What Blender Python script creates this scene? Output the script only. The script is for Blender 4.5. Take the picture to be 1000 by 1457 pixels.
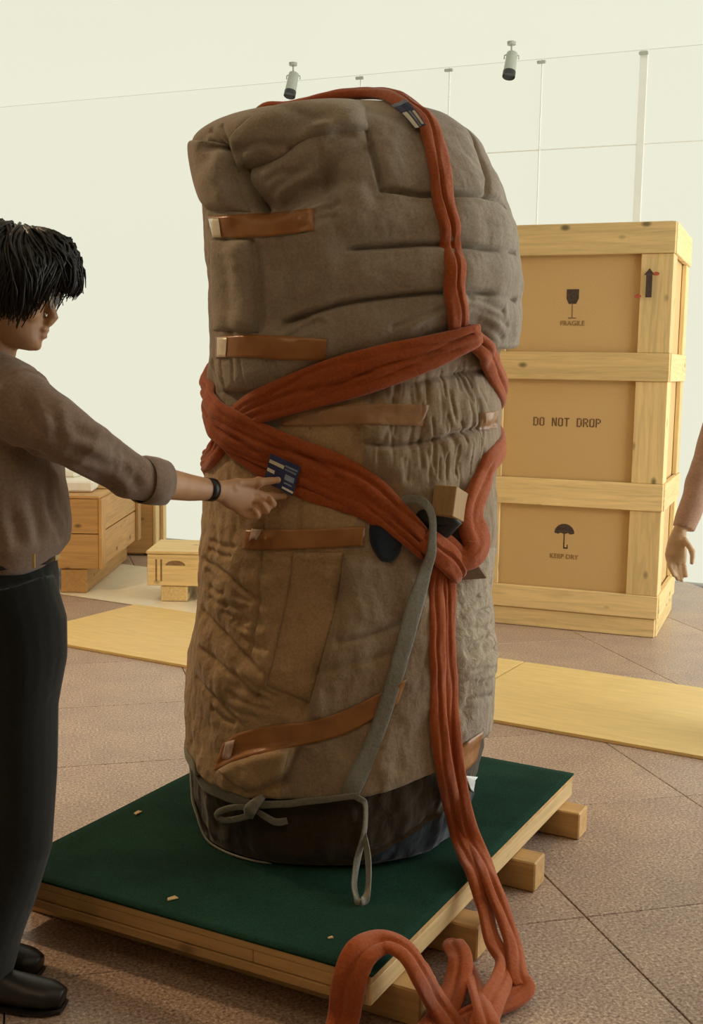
import bpy, bmesh, math, random
import numpy as np
from mathutils import Vector, Matrix
from mathutils.bvhtree import BVHTree

for o in list(bpy.data.objects):
    bpy.data.objects.remove(o)
SC = bpy.context.scene
COL = SC.collection
random.seed(7)
RNG = np.random.default_rng(7)

# ------------------------------------------------------------------ camera
FPX, CAM_H = 1650.0, 1.41
PITCH, ROLL = math.atan(203 / 1650), math.radians(1.0)
cd = bpy.data.cameras.new('camera')
cam = bpy.data.objects.new('camera', cd)
COL.objects.link(cam)
cd.sensor_fit = 'VERTICAL'
cd.sensor_height = 36.0
cd.lens = FPX / 1457 * 36.0
cd.clip_start = 0.05
CAM_R = Matrix.Rotation(math.pi / 2 - PITCH, 3, 'X') @ Matrix.Rotation(ROLL, 3, 'Z')
cam.matrix_world = Matrix.Translation((0, 0, CAM_H)) @ CAM_R.to_4x4()
SC.camera = cam

# ------------------------------------------------------------------ world, exposure, large lights
world = bpy.data.worlds.new('daylight')
SC.world = world
world.use_nodes = True
world.node_tree.nodes['Background'].inputs[0].default_value = (1.0, 0.95, 0.85, 1)
world.node_tree.nodes['Background'].inputs[1].default_value = 0.3
SC.view_settings.view_transform = 'Standard'
SC.view_settings.look = 'None'
SC.view_settings.exposure = 0.0
SC.view_settings.gamma = 1.0
SC.view_settings.use_curve_mapping = False
PANE_STRENGTH = 0.80       # daylight through the frosted window wall
SIDE_STRENGTH = 4.6        # the side windows of the gallery
CEIL_GLOW = 0.785        # added glow of the ceiling band, standing in for brightly lit paint
FILL_POWER = 10.0          # base power of the added warm fill lamps, all out of view

# ------------------------------------------------------------------ room axes: E1 along the window wall, E2 towards it
WA = math.radians(-23)
E1 = Vector((math.cos(WA), math.sin(WA), 0))
E2 = Vector((-math.sin(WA), math.cos(WA), 0))
WALL_B, WALL_F, WALL_L, WALL_R, CEIL = 8.1, -3.4, -8.2, 2.6, 3.55


def ew(a, b, z=0.0):
    return E1 * a + E2 * b + Vector((0, 0, z))


# ------------------------------------------------------------------ pixel rays of the photograph's lens, used to measure the place
def ray(px, py):
    return CAM_R @ Vector(((px - 500) / FPX, -(py - 728.5) / FPX, -1.0))


def onz(px, py, z):
    d = ray(px, py)
    return Vector((0, 0, CAM_H)) + d * ((z - CAM_H) / d.z)


def at_d(px, py, D):
    d = ray(px, py)
    return Vector((0, 0, CAM_H)) + d * (D / d.y)


def project_np(P):
    R = np.array(CAM_R)
    q = (P - np.array([0, 0, CAM_H])) @ R
    return np.stack([500 + FPX * q[:, 0] / -q[:, 2], 728.5 - FPX * q[:, 1] / -q[:, 2]], 1)


# ------------------------------------------------------------------ materials
def _nt(name):
    m = bpy.data.materials.new(name)
    m.use_nodes = True
    nt = m.node_tree
    b = nt.nodes['Principled BSDF']
    tc = nt.nodes.new('ShaderNodeTexCoord')
    return m, nt, b, tc


def rgb(c):
    return (c[0], c[1], c[2], 1)


def mapping(nt, tc, scale, coord='Object', rot=(0, 0, 0)):
    mp = nt.nodes.new('ShaderNodeMapping')
    mp.inputs['Scale'].default_value = scale
    mp.inputs['Rotation'].default_value = rot
    nt.links.new(tc.outputs[coord], mp.inputs['Vector'])
    return mp


def noise(nt, mp, scale, detail=4, rough=0.55, dist=0.0):
    n = nt.nodes.new('ShaderNodeTexNoise')
    n.inputs['Scale'].default_value = scale
    n.inputs['Detail'].default_value = detail
    n.inputs['Roughness'].default_value = rough
    n.inputs['Distortion'].default_value = dist
    nt.links.new(mp.outputs[0], n.inputs['Vector'])
    return n


def ramp(nt, src, stops):
    r = nt.nodes.new('ShaderNodeValToRGB')
    el = r.color_ramp.elements
    while len(el) < len(stops):
        el.new(0.5)
    for e, (p, c) in zip(el, stops):
        e.position = p
        e.color = rgb(c)
    nt.links.new(src, r.inputs[0])
    return r


def mixc(nt, a, b, fac, mode='MIX'):
    x = nt.nodes.new('ShaderNodeMix')
    x.data_type = 'RGBA'
    x.blend_type = mode
    if isinstance(fac, (int, float)):
        x.inputs[0].default_value = fac
    else:
        nt.links.new(fac, x.inputs[0])
    for s, i in ((a, 6), (b, 7)):
        if isinstance(s, tuple):
            x.inputs[i].default_value = rgb(s)
        else:
            nt.links.new(s, x.inputs[i])
    return x.outputs[2]


def bump(nt, bsdf, h, strength, dist=0.002, prev=None):
    b = nt.nodes.new('ShaderNodeBump')
    b.inputs['Strength'].default_value = strength
    b.inputs['Distance'].default_value = dist
    nt.links.new(h, b.inputs['Height'])
    if prev is not None:
        nt.links.new(prev.outputs[0], b.inputs['Normal'])
    nt.links.new(b.outputs[0], bsdf.inputs['Normal'])
    return b


def mul(c, k):
    return tuple(min(1, x * k) for x in c)


def plain(name, c, rough=0.7, var=0.12, scale=12, bstr=0.0, bscale=80, metallic=0.0, stretch=(1, 1, 1), sheen=0.0, coat=0.0, spec=0.5):
    m, nt, b, tc = _nt(name)
    mp = mapping(nt, tc, stretch)
    n = noise(nt, mp, scale)
    r = ramp(nt, n.outputs[0], [(0.3, mul(c, 1 - var)), (0.7, mul(c, 1 + var))])
    nt.links.new(r.outputs[0], b.inputs['Base Color'])
    b.inputs['Roughness'].default_value = rough
    b.inputs['Metallic'].default_value = metallic
    b.inputs['Specular IOR Level'].default_value = spec
    b.inputs['Sheen Weight'].default_value = sheen
    b.inputs['Coat Weight'].default_value = coat
    if bstr:
        n2 = noise(nt, mp, bscale, 5)
        bump(nt, b, n2.outputs[0], bstr)
    return m


def fabric(name, c, var=0.18, weave=700, wr=0.35, wscale=26, stain=None, rough=0.92, stretch=(1, 1, 1)):
    m, nt, b, tc = _nt(name)
    mp = mapping(nt, tc, (1, 1, 1))
    ms = mapping(nt, tc, stretch)
    n1 = noise(nt, mp, 3.5, 5)
    n2 = noise(nt, mp, 160, 3)
    r1 = ramp(nt, n1.outputs[0], [(0.3, mul(c, 1 - var)), (0.7, mul(c, 1 + var))])
    col = mixc(nt, r1.outputs[0], ramp(nt, n2.outputs[0], [(0.3, (0.55, 0.55, 0.55)), (0.7, (1, 1, 1))]).outputs[0], 0.6, 'MULTIPLY')
    if stain:
        n3 = noise(nt, mp, 2.2, 6, 0.65)
        f = ramp(nt, n3.outputs[0], [(0.5, (0, 0, 0)), (0.68, (1, 1, 1))])
        col = mixc(nt, col, stain, f.outputs[0])
    nt.links.new(col, b.inputs['Base Color'])
    b.inputs['Roughness'].default_value = rough
    b.inputs['Sheen Weight'].default_value = 0.25
    b.inputs['Specular IOR Level'].default_value = 0.15
    w = noise(nt, ms, wscale, 6, 0.6, 0.6)
    b1 = bump(nt, b, w.outputs[0], wr, 0.012)
    fine = noise(nt, mp, weave, 2)
    bump(nt, b, fine.outputs[0], 0.35, 0.0015, b1)
    return m


def wood(name, c, axis=0, knots=True, var=0.22, rough=0.6, grain=1.0):
    m, nt, b, tc = _nt(name)
    st = [22.0, 22.0, 22.0]
    st[axis] = 1.3
    mp = mapping(nt, tc, tuple(st))
    mo = mapping(nt, tc, (1, 1, 1))
    n = noise(nt, mp, 1.6 * grain, 6, 0.6, 1.2)
    r = ramp(nt, n.outputs[0], [(0.3, mul(c, 1 - var)), (0.55, c), (0.75, mul(c, 1 + var * 0.6))])
    col = r.outputs[0]
    oi = nt.nodes.new('ShaderNodeObjectInfo')
    rr = ramp(nt, oi.outputs['Random'], [(0, (0.78, 0.76, 0.72)), (1, (1, 1, 1))])
    col = mixc(nt, col, rr.outputs[0], 1.0, 'MULTIPLY')
    if knots:
        sk = [7.5, 7.5, 7.5]
        sk[axis] = 4.5
        mk = mapping(nt, tc, tuple(sk))
        v = nt.nodes.new('ShaderNodeTexVoronoi')
        v.inputs['Scale'].default_value = 1.0
        nt.links.new(mk.outputs[0], v.inputs['Vector'])
        kr = ramp(nt, v.outputs['Distance'], [(0.06, (1, 1, 1)), (0.15, (0, 0, 0))])
        col = mixc(nt, col, mul(c, 0.25), kr.outputs[0])
    nt.links.new(col, b.inputs['Base Color'])
    b.inputs['Roughness'].default_value = rough
    b.inputs['Specular IOR Level'].default_value = 0.3
    bump(nt, b, n.outputs[0], 0.25, 0.002)
    return m


def glow(name, c, strength):
    m, nt, b, tc = _nt(name)
    mp = mapping(nt, tc, (1, 1, 1))
    n = noise(nt, mp, 0.6, 2)
    r = ramp(nt, n.outputs[0], [(0.2, mul(c, 0.985)), (0.8, c)])
    nt.links.new(r.outputs[0], b.inputs['Emission Color'])
    b.inputs['Emission Strength'].default_value = strength
    b.inputs['Base Color'].default_value = (0.05, 0.05, 0.045, 1)
    b.inputs['Roughness'].default_value = 0.6
    b.inputs['Specular IOR Level'].default_value = 0.1
    return m


def granite(name):
    m, nt, b, tc = _nt(name)
    mp = mapping(nt, tc, (1, 1, 1))
    oi = nt.nodes.new('ShaderNodeObjectInfo')
    n1 = noise(nt, mp, 120, 4, 0.75)
    n2 = noise(nt, mp, 5, 5)
    r = ramp(nt, n1.outputs[0], [(0.36, (0.15, 0.10, 0.085)), (0.46, (0.44, 0.31, 0.235)), (0.56, (0.60, 0.44, 0.33)), (0.66, (0.92, 0.80, 0.66))])
    r2 = ramp(nt, n2.outputs[0], [(0.3, (0.78, 0.76, 0.80)), (0.7, (1, 1, 0.93))])
    col = mixc(nt, r.outputs[0], r2.outputs[0], 1.0, 'MULTIPLY')
    rr = ramp(nt, oi.outputs['Random'], [(0, (0.88, 0.86, 0.86)), (1, (1, 1, 1))])
    col = mixc(nt, col, rr.outputs[0], 1.0, 'MULTIPLY')
    nt.links.new(col, b.inputs['Base Color'])
    rg = ramp(nt, n1.outputs[0], [(0.3, (0.28,) * 3), (0.7, (0.5,) * 3)])
    nt.links.new(rg.outputs[0], b.inputs['Roughness'])
    return m


# ------------------------------------------------------------------ mesh helpers
class MB:
    def __init__(s):
        s.v, s.f = [], []

    def add(s, v, f):
        k = len(s.v)
        s.v += [tuple(p) for p in v]
        s.f += [tuple(i + k for i in q) for q in f]
        return s

    def box(s, c, size, bev=0.0, M=None):
        x, y, z = (d / 2 for d in size)
        if bev <= 0:
            v = [Vector((i * x, j * y, k * z)) for i in (-1, 1) for j in (-1, 1) for k in (-1, 1)]
            f = [(0, 1, 3, 2), (4, 6, 7, 5), (0, 4, 5, 1), (2, 3, 7, 6), (0, 2, 6, 4), (1, 5, 7, 3)]
        else:
            bm = bmesh.new()
            bmesh.ops.create_cube(bm, size=1.0)
            for q in bm.verts:
                q.co = Vector((q.co.x * 2 * x, q.co.y * 2 * y, q.co.z * 2 * z))
            bmesh.ops.bevel(bm, geom=bm.edges[:], offset=bev, segments=1, affect='EDGES')
            bm.verts.index_update()
            v = [q.co.copy() for q in bm.verts]
            f = [tuple(q.index for q in g.verts) for g in bm.faces]
            bm.free()
        c = Vector(c)
        v = [(M @ p if M is not None else p) + c for p in v]
        return s.add(v, f)

    def tube(s, pts, radii, n=14, up=None, cap=True):
        v, f = tube(pts, radii, n, up, cap)
        return s.add(v, f)

    def mesh(s, name='m'):
        me = bpy.data.meshes.new(name)
        me.from_pydata([tuple(p) for p in s.v], [], s.f)
        me.update()
        return me


def frames(pts, up=None):
    pts = [Vector(p) for p in pts]
    n = len(pts)
    T = [(pts[min(i + 1, n - 1)] - pts[max(i - 1, 0)]).normalized() for i in range(n)]
    if up is None:
        up = Vector((0, 0, 1)) if abs(T[0].z) < 0.9 else Vector((1, 0, 0))
    up = Vector(up)
    out = []
    u = up
    for t in T:
        u = (u - t * u.dot(t))
        if u.length < 1e-6:
            u = t.orthogonal()
        u.normalize()
        out.append((t, u.copy(), t.cross(u)))
    return pts, out


def tube(pts, radii, n=14, up=None, cap=True):
    """radii: number or (along up, across) per point; closed loft"""
    pts, fr = frames(pts, up)
    v, f = [], []
    for i, (p, (t, u, w)) in enumerate(zip(pts, fr)):
        r = radii[i] if isinstance(radii, (list, tuple)) else radii
        ru, rw = r if isinstance(r, (tuple, list)) else (r, r)
        for k in range(n):
            a = 2 * math.pi * k / n
            v.append(p + u * (ru * math.cos(a)) + w * (rw * math.sin(a)))
    for i in range(len(pts) - 1):
        for k in range(n):
            a, b = i * n + k, i * n + (k + 1) % n
            f.append((a, b, b + n, a + n))
    if cap:
        f.append(tuple(range(n))[::-1])
        f.append(tuple((len(pts) - 1) * n + k for k in range(n)))
    return v, f


def crom(P, m=8, closed=False):
    """Catmull-Rom through rows of numpy array"""
    P = np.asarray(P, float)
    n = len(P)
    out = []
    rng = range(n) if closed else range(n - 1)
    for i in rng:
        if closed:
            a, b, c, d = P[(i - 1) % n], P[i], P[(i + 1) % n], P[(i + 2) % n]
        else:
            b, c = P[i], P[i + 1]
            a = P[i - 1] if i > 0 else 2 * b - c
            d = P[i + 2] if i + 2 < n else 2 * c - b
        for k in range(m):
            t = k / m
            out.append(0.5 * (2 * b + (c - a) * t + (2 * a - 5 * b + 4 * c - d) * t * t + (3 * b - a - 3 * c + d) * t ** 3))
    if not closed:
        out.append(P[-1])
    return np.array(out)


def setprops(o, label=None, cat=None, group=None, kind=None):
    if label:
        o['label'] = label
    if cat:
        o['category'] = cat
    if group:
        o['group'] = group
    if kind:
        o['kind'] = kind
    return o


def thing(name, loc, label, cat, rz=0.0, group=None):
    o = bpy.data.objects.new(name, None)
    o.empty_display_size = 0.1
    COL.objects.link(o)
    o.location = loc
    o.rotation_euler = (0, 0, rz)
    return setprops(o, label, cat, group)


def origin_of(p):
    v = Vector((0, 0, 0))
    while p is not None:
        v += p.location
        p = p.parent
    return v


def obj(name, me, mat, parent=None, world_coords=False, smooth=False, loc=None, rz=0.0):
    """world_coords: mesh given in world space, parents unrotated"""
    if isinstance(me, MB):
        me = me.mesh(name)
    o = bpy.data.objects.new(name, me)
    COL.objects.link(o)
    if mat and not me.materials:
        me.materials.append(mat)
    if smooth:
        me.polygons.foreach_set('use_smooth', [True] * len(me.polygons))
    if parent is not None:
        o.parent = parent
    if loc is not None:
        o.location = loc
        o.rotation_euler = (0, 0, rz)
    if world_coords and parent is not None:
        me.transform(Matrix.Translation(-origin_of(parent)))
    return o


def np_mesh(name, V, F):
    me = bpy.data.meshes.new(name)
    V = np.asarray(V, np.float32)
    F = np.asarray(F, np.int32)
    me.vertices.add(len(V))
    me.vertices.foreach_set('co', V.ravel())
    k = F.shape[1]
    me.loops.add(F.size)
    me.loops.foreach_set('vertex_index', F.ravel())
    me.polygons.add(len(F))
    me.polygons.foreach_set('loop_start', np.arange(len(F), dtype=np.int32) * k)
    me.polygons.foreach_set('loop_total', np.full(len(F), k, np.int32))
    me.update(calc_edges=True)
    me.validate()
    return me


def remesh(parts, voxel, smooth=4, decimate=None):
    """union of closed shapes as one continuous skin"""
    mb = MB()
    for v, f in parts:
        mb.add(v, f)
    me = mb.mesh('tmp')
    bm = bmesh.new()
    bm.from_mesh(me)
    bmesh.ops.recalc_face_normals(bm, faces=bm.faces)
    bm.to_mesh(me)
    bm.free()
    o = bpy.data.objects.new('tmp', me)
    COL.objects.link(o)
    r = o.modifiers.new('r', 'REMESH')
    r.mode = 'VOXEL'
    r.voxel_size = voxel
    if smooth:
        s = o.modifiers.new('s', 'SMOOTH')
        s.factor = 0.5
        s.iterations = smooth
    dg = bpy.context.evaluated_depsgraph_get()
    dg.update()
    out = bpy.data.meshes.new_from_object(o.evaluated_get(dg))
    bpy.data.objects.remove(o)
    bpy.data.meshes.remove(me)
    out.polygons.foreach_set('use_smooth', [True] * len(out.polygons))
    return out


def co_np(me):
    a = np.empty(len(me.vertices) * 3, np.float32)
    me.vertices.foreach_get('co', a)
    return a.reshape(-1, 3).astype(float)


def no_np(me):
    a = np.empty(len(me.vertices) * 3, np.float32)
    me.vertices.foreach_get('normal', a)
    return a.reshape(-1, 3).astype(float)


def set_co(me, P):
    me.vertices.foreach_set('co', np.asarray(P, np.float32).ravel())
    me.update()


def waves(P, freq, n=24, seed=1, stretch=(1, 1, 1)):
    """smooth pseudo noise, about -1..1"""
    g = np.random.default_rng(seed)
    out = np.zeros(len(P))
    st = np.array(stretch)
    for _ in range(n):
        d = g.normal(size=3)
        d /= np.linalg.norm(d)
        k = freq * g.uniform(0.5, 1.7)
        out += np.sin((P * st) @ d * k * 2 * math.pi + g.uniform(0, 6.28) + 1.3 * np.sin((P * st) @ g.normal(size=3) * k * 2))
    return out / math.sqrt(n) / 1.2


def seg_dist(P, poly):
    """distance to a polyline, arc length at the closest point, and side"""
    best = np.full(len(P), 1e9)
    arc = np.zeros(len(P))
    acc = 0.0
    idx = np.zeros(len(P), int)
    for i in range(len(poly) - 1):
        a, b = poly[i], poly[i + 1]
        d = b - a
        L = np.linalg.norm(d)
        if L < 1e-9:
            continue
        t = np.clip(((P - a) @ d) / (L * L), 0, 1)
        q = np.linalg.norm(P - a - t[:, None] * d, axis=1)
        m = q < best
        best[m] = q[m]
        arc[m] = acc + t[m] * L
        idx[m] = i
        acc += L
    return best, arc, idx, acc


def text_mesh(body, size, extrude=0.0008):
    c = bpy.data.curves.new('t', 'FONT')
    c.body = body
    c.size = size
    c.align_x = 'CENTER'
    c.align_y = 'CENTER'
    c.extrude = extrude
    o = bpy.data.objects.new('t', c)
    COL.objects.link(o)
    dg = bpy.context.evaluated_depsgraph_get()
    dg.update()
    me = bpy.data.meshes.new_from_object(o.evaluated_get(dg))
    bpy.data.objects.remove(o)
    return me

# ------------------------------------------------------------------ palette
CREAM = (1.0, 1.0, 0.81)
M_PANE = glow('frosted_pane', CREAM, PANE_STRENGTH)
M_SIDE = glow('frosted_side_pane', (0.95, 1.0, 0.98), SIDE_STRENGTH)
M_CEIL_GLOW = glow('glowing_ceiling', CREAM, CEIL_GLOW)
M_WHITE = plain('white_plaster', (0.45, 0.42, 0.36), 0.9, 0.03, 3, 0.05, 60)
M_PALEW = plain('pale_plaster', (0.74, 0.72, 0.64), 0.9, 0.03, 3)
M_MULL = plain('mullion_paint', (0.86, 0.86, 0.78), 0.5, 0.02)
M_CEIL = plain('ceiling_plaster', (0.8, 0.78, 0.7), 0.9, 0.03, 3)
M_GROUT = plain('grout', (0.12, 0.085, 0.07), 0.95, 0.2, 30)
M_GRAN = granite('speckled_granite')
PINE = (0.86, 0.63, 0.29)
M_PX, M_PY, M_PZ = (wood('pine_%s' % a, PINE, i) for i, a in enumerate('xyz'))
OLDP = (0.60, 0.345, 0.125)
M_OX, M_OY, M_OZ = (wood('old_pine_%s' % a, OLDP, i) for i, a in enumerate('xyz'))
M_PANEL = plain('hardboard', (0.62, 0.405, 0.165), 0.7, 0.05, 130, 0.08, 300)
M_SHEET = plain('birch_sheet', (0.78, 0.56, 0.22), 0.55, 0.07, 6, 0.05, 90, stretch=(1, 6, 1))
M_INK = plain('stencil_ink', (0.07, 0.045, 0.03), 0.9, 0.4, 60)
M_INKF = plain('faded_stencil_ink', (0.26, 0.15, 0.06), 0.9, 0.3, 60)
M_INK2 = plain('worn_stencil_ink', (0.15, 0.085, 0.04), 0.9, 0.5, 90)
M_RED = plain('red_mark', (0.45, 0.10, 0.05), 0.9, 0.3, 60)
M_FELT = None

# ------------------------------------------------------------------ floor of square stone tiles
FANG = math.atan2(0.132, 0.489)
FT, FN = Vector((math.cos(FANG), math.sin(FANG), 0)), Vector((-math.sin(FANG), math.cos(FANG), 0))
TS = 0.727
mb = MB()
cor = [ew(WALL_L, WALL_F, -0.02), ew(WALL_R, WALL_F, -0.02), ew(WALL_R, WALL_B, -0.02), ew(WALL_L, WALL_B, -0.02)]
bot = [c - Vector((0, 0, 0.2)) for c in cor]
mb.add(cor + bot, [(0, 1, 2, 3), (7, 6, 5, 4), (0, 4, 5, 1), (1, 5, 6, 2), (2, 6, 7, 3), (3, 7, 4, 0)])
floor = setprops(obj('floor', mb, M_GROUT), 'brown speckled stone tile floor of the gallery', kind='structure')
tmb = MB().box((0, 0, -0.011), (TS - 0.004, TS - 0.004, 0.022), 0.0015)
tme = tmb.mesh('tile')
tme.materials.append(M_GRAN)
org = FT * (0.631 * FT.x + 2.883 * FT.y) + FN * (0.424 * FN.x + 2.826 * FN.y)


def room_uv(p):
    return p.dot(E1), p.dot(E2)


for i in range(-16, 14):
    for j in range(-12, 14):
        c = org + FT * ((i + 0.5) * TS) + FN * ((j + 0.5) * TS)
        cs = [room_uv(c + FT * (a * TS / 2) + FN * (b * TS / 2)) for a in (-1, 1) for b in (-1, 1)]
        if all(WALL_L - 0.3 < a < WALL_R + 0.3 and WALL_F - 0.3 < b < WALL_B + 0.35 for a, b in cs):
            if not (-6.9 < cs[0][0] < 2.0 and -0.6 < cs[0][1]):
                continue
            o = bpy.data.objects.new('tile', tme)
            COL.objects.link(o)
            o.parent = floor
            o.location = c
            o.rotation_euler = (0, 0, FANG)
# the tiles out of sight behind the camera and at the far left, as one paved sheet
mb = MB()
for i in range(-16, 14):
    for j in range(-12, 14):
        c = org + FT * ((i + 0.5) * TS) + FN * ((j + 0.5) * TS)
        cs = [room_uv(c + FT * (a * TS / 2) + FN * (b * TS / 2)) for a in (-1, 1) for b in (-1, 1)]
        if all(WALL_L - 0.3 < a < WALL_R + 0.3 and WALL_F - 0.3 < b < WALL_B + 0.35 for a, b in cs):
            if (-6.9 < cs[0][0] < 2.0 and -0.6 < cs[0][1]):
                continue
            mb.box(c - Vector((0, 0, 0.011)), (TS - 0.004, TS - 0.004, 0.022), 0, Matrix.Rotation(FANG, 3, 'Z'))
setprops(obj('outer_tiles', mb, M_GRAN, floor), kind='stuff')


def quad_slab(a, b, z0, z1, thick, outward):
    """vertical slab from plan point a to b, thick towards outward"""
    v = []
    for p in (a, b):
        for z in (z0, z1):
            v.append(Vector((p.x, p.y, z)))
    w = [q + outward * thick for q in v]
    return MB().add(v + w, [(0, 1, 3, 2), (4, 6, 7, 5), (0, 4, 5, 1), (2, 3, 7, 6), (1, 5, 7, 3), (0, 2, 6, 4)])


# ------------------------------------------------------------------ walls
setprops(obj('wall_left', quad_slab(ew(WALL_L, WALL_F), ew(WALL_L, WALL_B), -0.02, CEIL, 0.15, -E1), M_PALEW), 'plain white gallery wall far to the left', kind='structure')
setprops(obj('wall_front', quad_slab(ew(WALL_L, WALL_F), ew(WALL_R, WALL_F), -0.02, CEIL, 0.15, -E2), M_WHITE), 'plain white gallery wall behind the viewer', kind='structure')


def window_wall(name, label, p0, p1, outward, ts, zs, mat, wide=()):
    """frosted panes in a grid of thin mullions; ts = mullion places in metres from p0"""
    d = (p1 - p0).normalized()
    w = setprops(obj(name, quad_slab(p0 + outward * 0.07, p1 + outward * 0.07, -0.02, CEIL + 0.05, 0.05, outward), M_MULL), label, kind='structure')
    rot = math.atan2(d.y, d.x)
    R = Matrix.Rotation(rot, 3, 'Z')
    for a, b in zip(ts[:-1], ts[1:]):
        for z0, z1 in zip(zs[:-1], zs[1:]):
            if a == 0.0 and b > 3.0:          # the seamless part of the glazing
                if z0 > 0:
                    continue
                z1 = CEIL
            c = p0 + d * ((a + b) / 2) + outward * 0.035 + Vector((0, 0, (z0 + z1) / 2))
            obj('pane', MB().box((0, 0, 0), (b - a - 0.004, 0.02, z1 - z0 - 0.004)), mat, w, loc=c, rz=rot)
    for t in ts:
        k = 0.05 if t in wide else (0.007 if t in tt else 0.002)
        obj('mullion', MB().box((0, 0, 0), (k, 0.02, CEIL - 0.01), 0.001), M_MULL, w, loc=p0 + d * t + outward * 0.015 + Vector((0, 0, CEIL / 2)), rz=rot)
    k0 = 1 if ts[1] > 3.0 else 0
    for z in zs[1:-1]:
        obj('transom', MB().box((0, 0, 0), (ts[-1] - ts[k0], 0.016, 0.006 if z > 2.5 else 0.003), 0.001), M_MULL, w, loc=p0 + d * ((ts[k0] + ts[-1]) / 2) + outward * 0.017 + Vector((0, 0, z)), rz=rot)
    return w


def wall_t(px, py):
    r = ray(px, py)
    k = WALL_B / r.dot(E2)
    return (r * k).dot(E1) - WALL_L


tt = sorted([wall_t(x, 250) for x in (510, 635, 765, 908)])
step = (tt[1] - tt[0]) * 2
ts = [0.0]
t = tt[0]
left = []
while t - step > 0.5:
    t -= step
    left.append(t)
ts = [0.0] + tt
t = tt[-1]
while t + step < WALL_R - WALL_L - 0.5:
    t += step
    ts.append(t)
ts.append(WALL_R - WALL_L)
window_wall('window_1', 'tall wall of frosted glass panes bright with daylight behind the crates', ew(WALL_L, WALL_B), ew(WALL_R, WALL_B), E2, ts, [0.0, 2.94, CEIL], M_PANE, wide=(tt[3],))
LEN = WALL_B - WALL_F
window_wall('window_2', 'frosted side windows of the gallery to the right', ew(WALL_R, WALL_B), ew(WALL_R, WALL_F), E1, [0.0, 0.9, 1.8, 2.7, 3.6, 4.5], [0.0, 0.95, 1.95, 2.92, CEIL], M_SIDE)
setprops(obj('wall_right', quad_slab(ew(WALL_R, WALL_B - 4.5), ew(WALL_R, WALL_F), -0.02, CEIL, 0.15, E1), M_WHITE), 'plain white gallery wall beyond the side windows', kind='structure')

# ------------------------------------------------------------------ ceiling with an added band by the windows that glows to look brightly lit
GLOW0 = 5.3


def flat_slab(a0, a1, b0, b1, z0, z1):
    v = [ew(a, b, z) for z in (z0, z1) for a, b in ((a0, b0), (a1, b0), (a1, b1), (a0, b1))]
    return MB().add(v, [(3, 2, 1, 0), (4, 5, 6, 7), (0, 1, 5, 4), (1, 2, 6, 5), (2, 3, 7, 6), (3, 0, 4, 7)])


ceil = setprops(obj('ceiling', flat_slab(WALL_L, WALL_R, WALL_F, GLOW0, CEIL, CEIL + 0.12), M_CEIL), 'white gallery ceiling with an added glowing band at the windows', kind='structure')
a = WALL_L
while a < WALL_R - 0.05:
    b = min(a + 1.35, WALL_R)
    obj('added_glow_panel', flat_slab(a + 0.002, b - 0.002, GLOW0 + 0.002, WALL_B + 0.02, CEIL, CEIL + 0.02), M_CEIL_GLOW, ceil)
    a = b
obj('glow_panel_backing', flat_slab(WALL_L, WALL_R, GLOW0, WALL_B, CEIL + 0.03, CEIL + 0.08), M_CEIL, ceil)

# warm fill lamps added on the unseen ceiling to brighten bundle and floor
M_FILL_LAMP = glow('fill_lamp_disc', (1.0, 0.72, 0.42), 4.0)
M_RIM = plain('fill_lamp_rim', (0.7, 0.68, 0.62), 0.4, 0.03)
rim_me = None
for k, (x, y, wh) in enumerate([(-2.9, 4.2, 'over the left side of the room'), (-1.0, 0.7, 'over the camera'), (0.9, 0.6, 'over the right side of the room'), (-2.4, 0.2, 'in the corner behind the camera')]):
    t = thing('added_fill_lamp', (x, y, CEIL), 'added round warm fill lamp ' + wh, 'lamp', group='added fill lamps')
    n = 32
    v, f = [], []
    for r, z in ((0.17, 0.0), (0.17, -0.03), (0.145, -0.03), (0.14, -0.012)):
        v += [(r * math.cos(2 * math.pi * i / n), r * math.sin(2 * math.pi * i / n), z) for i in range(n)]
    for q in range(3):
        f += [(q * n + i, q * n + (i + 1) % n, (q + 1) * n + (i + 1) % n, (q + 1) * n + i) for i in range(n)]
    obj('rim', MB().add(v, f), M_RIM, t)
    obj('diffuser', MB().add([(0.14 * math.cos(2 * math.pi * i / n), 0.14 * math.sin(2 * math.pi * i / n), -0.012) for i in range(n)], [tuple(range(n))[::-1]]), M_FILL_LAMP, t)
    ld = bpy.data.lights.new('fill_lamp_light', 'AREA')
    ld.shape = 'DISK'
    ld.size = 0.28
    ld.energy = FILL_POWER * (7.0 if k == 0 else (0.7 if k == 1 else 0.3))
    ld.color = (1.0, 0.70, 0.40)
    lo = bpy.data.objects.new('fill_lamp_light', ld)
    COL.objects.link(lo)
    lo.parent = t
    lo.location = (0, 0, -0.02)

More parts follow.
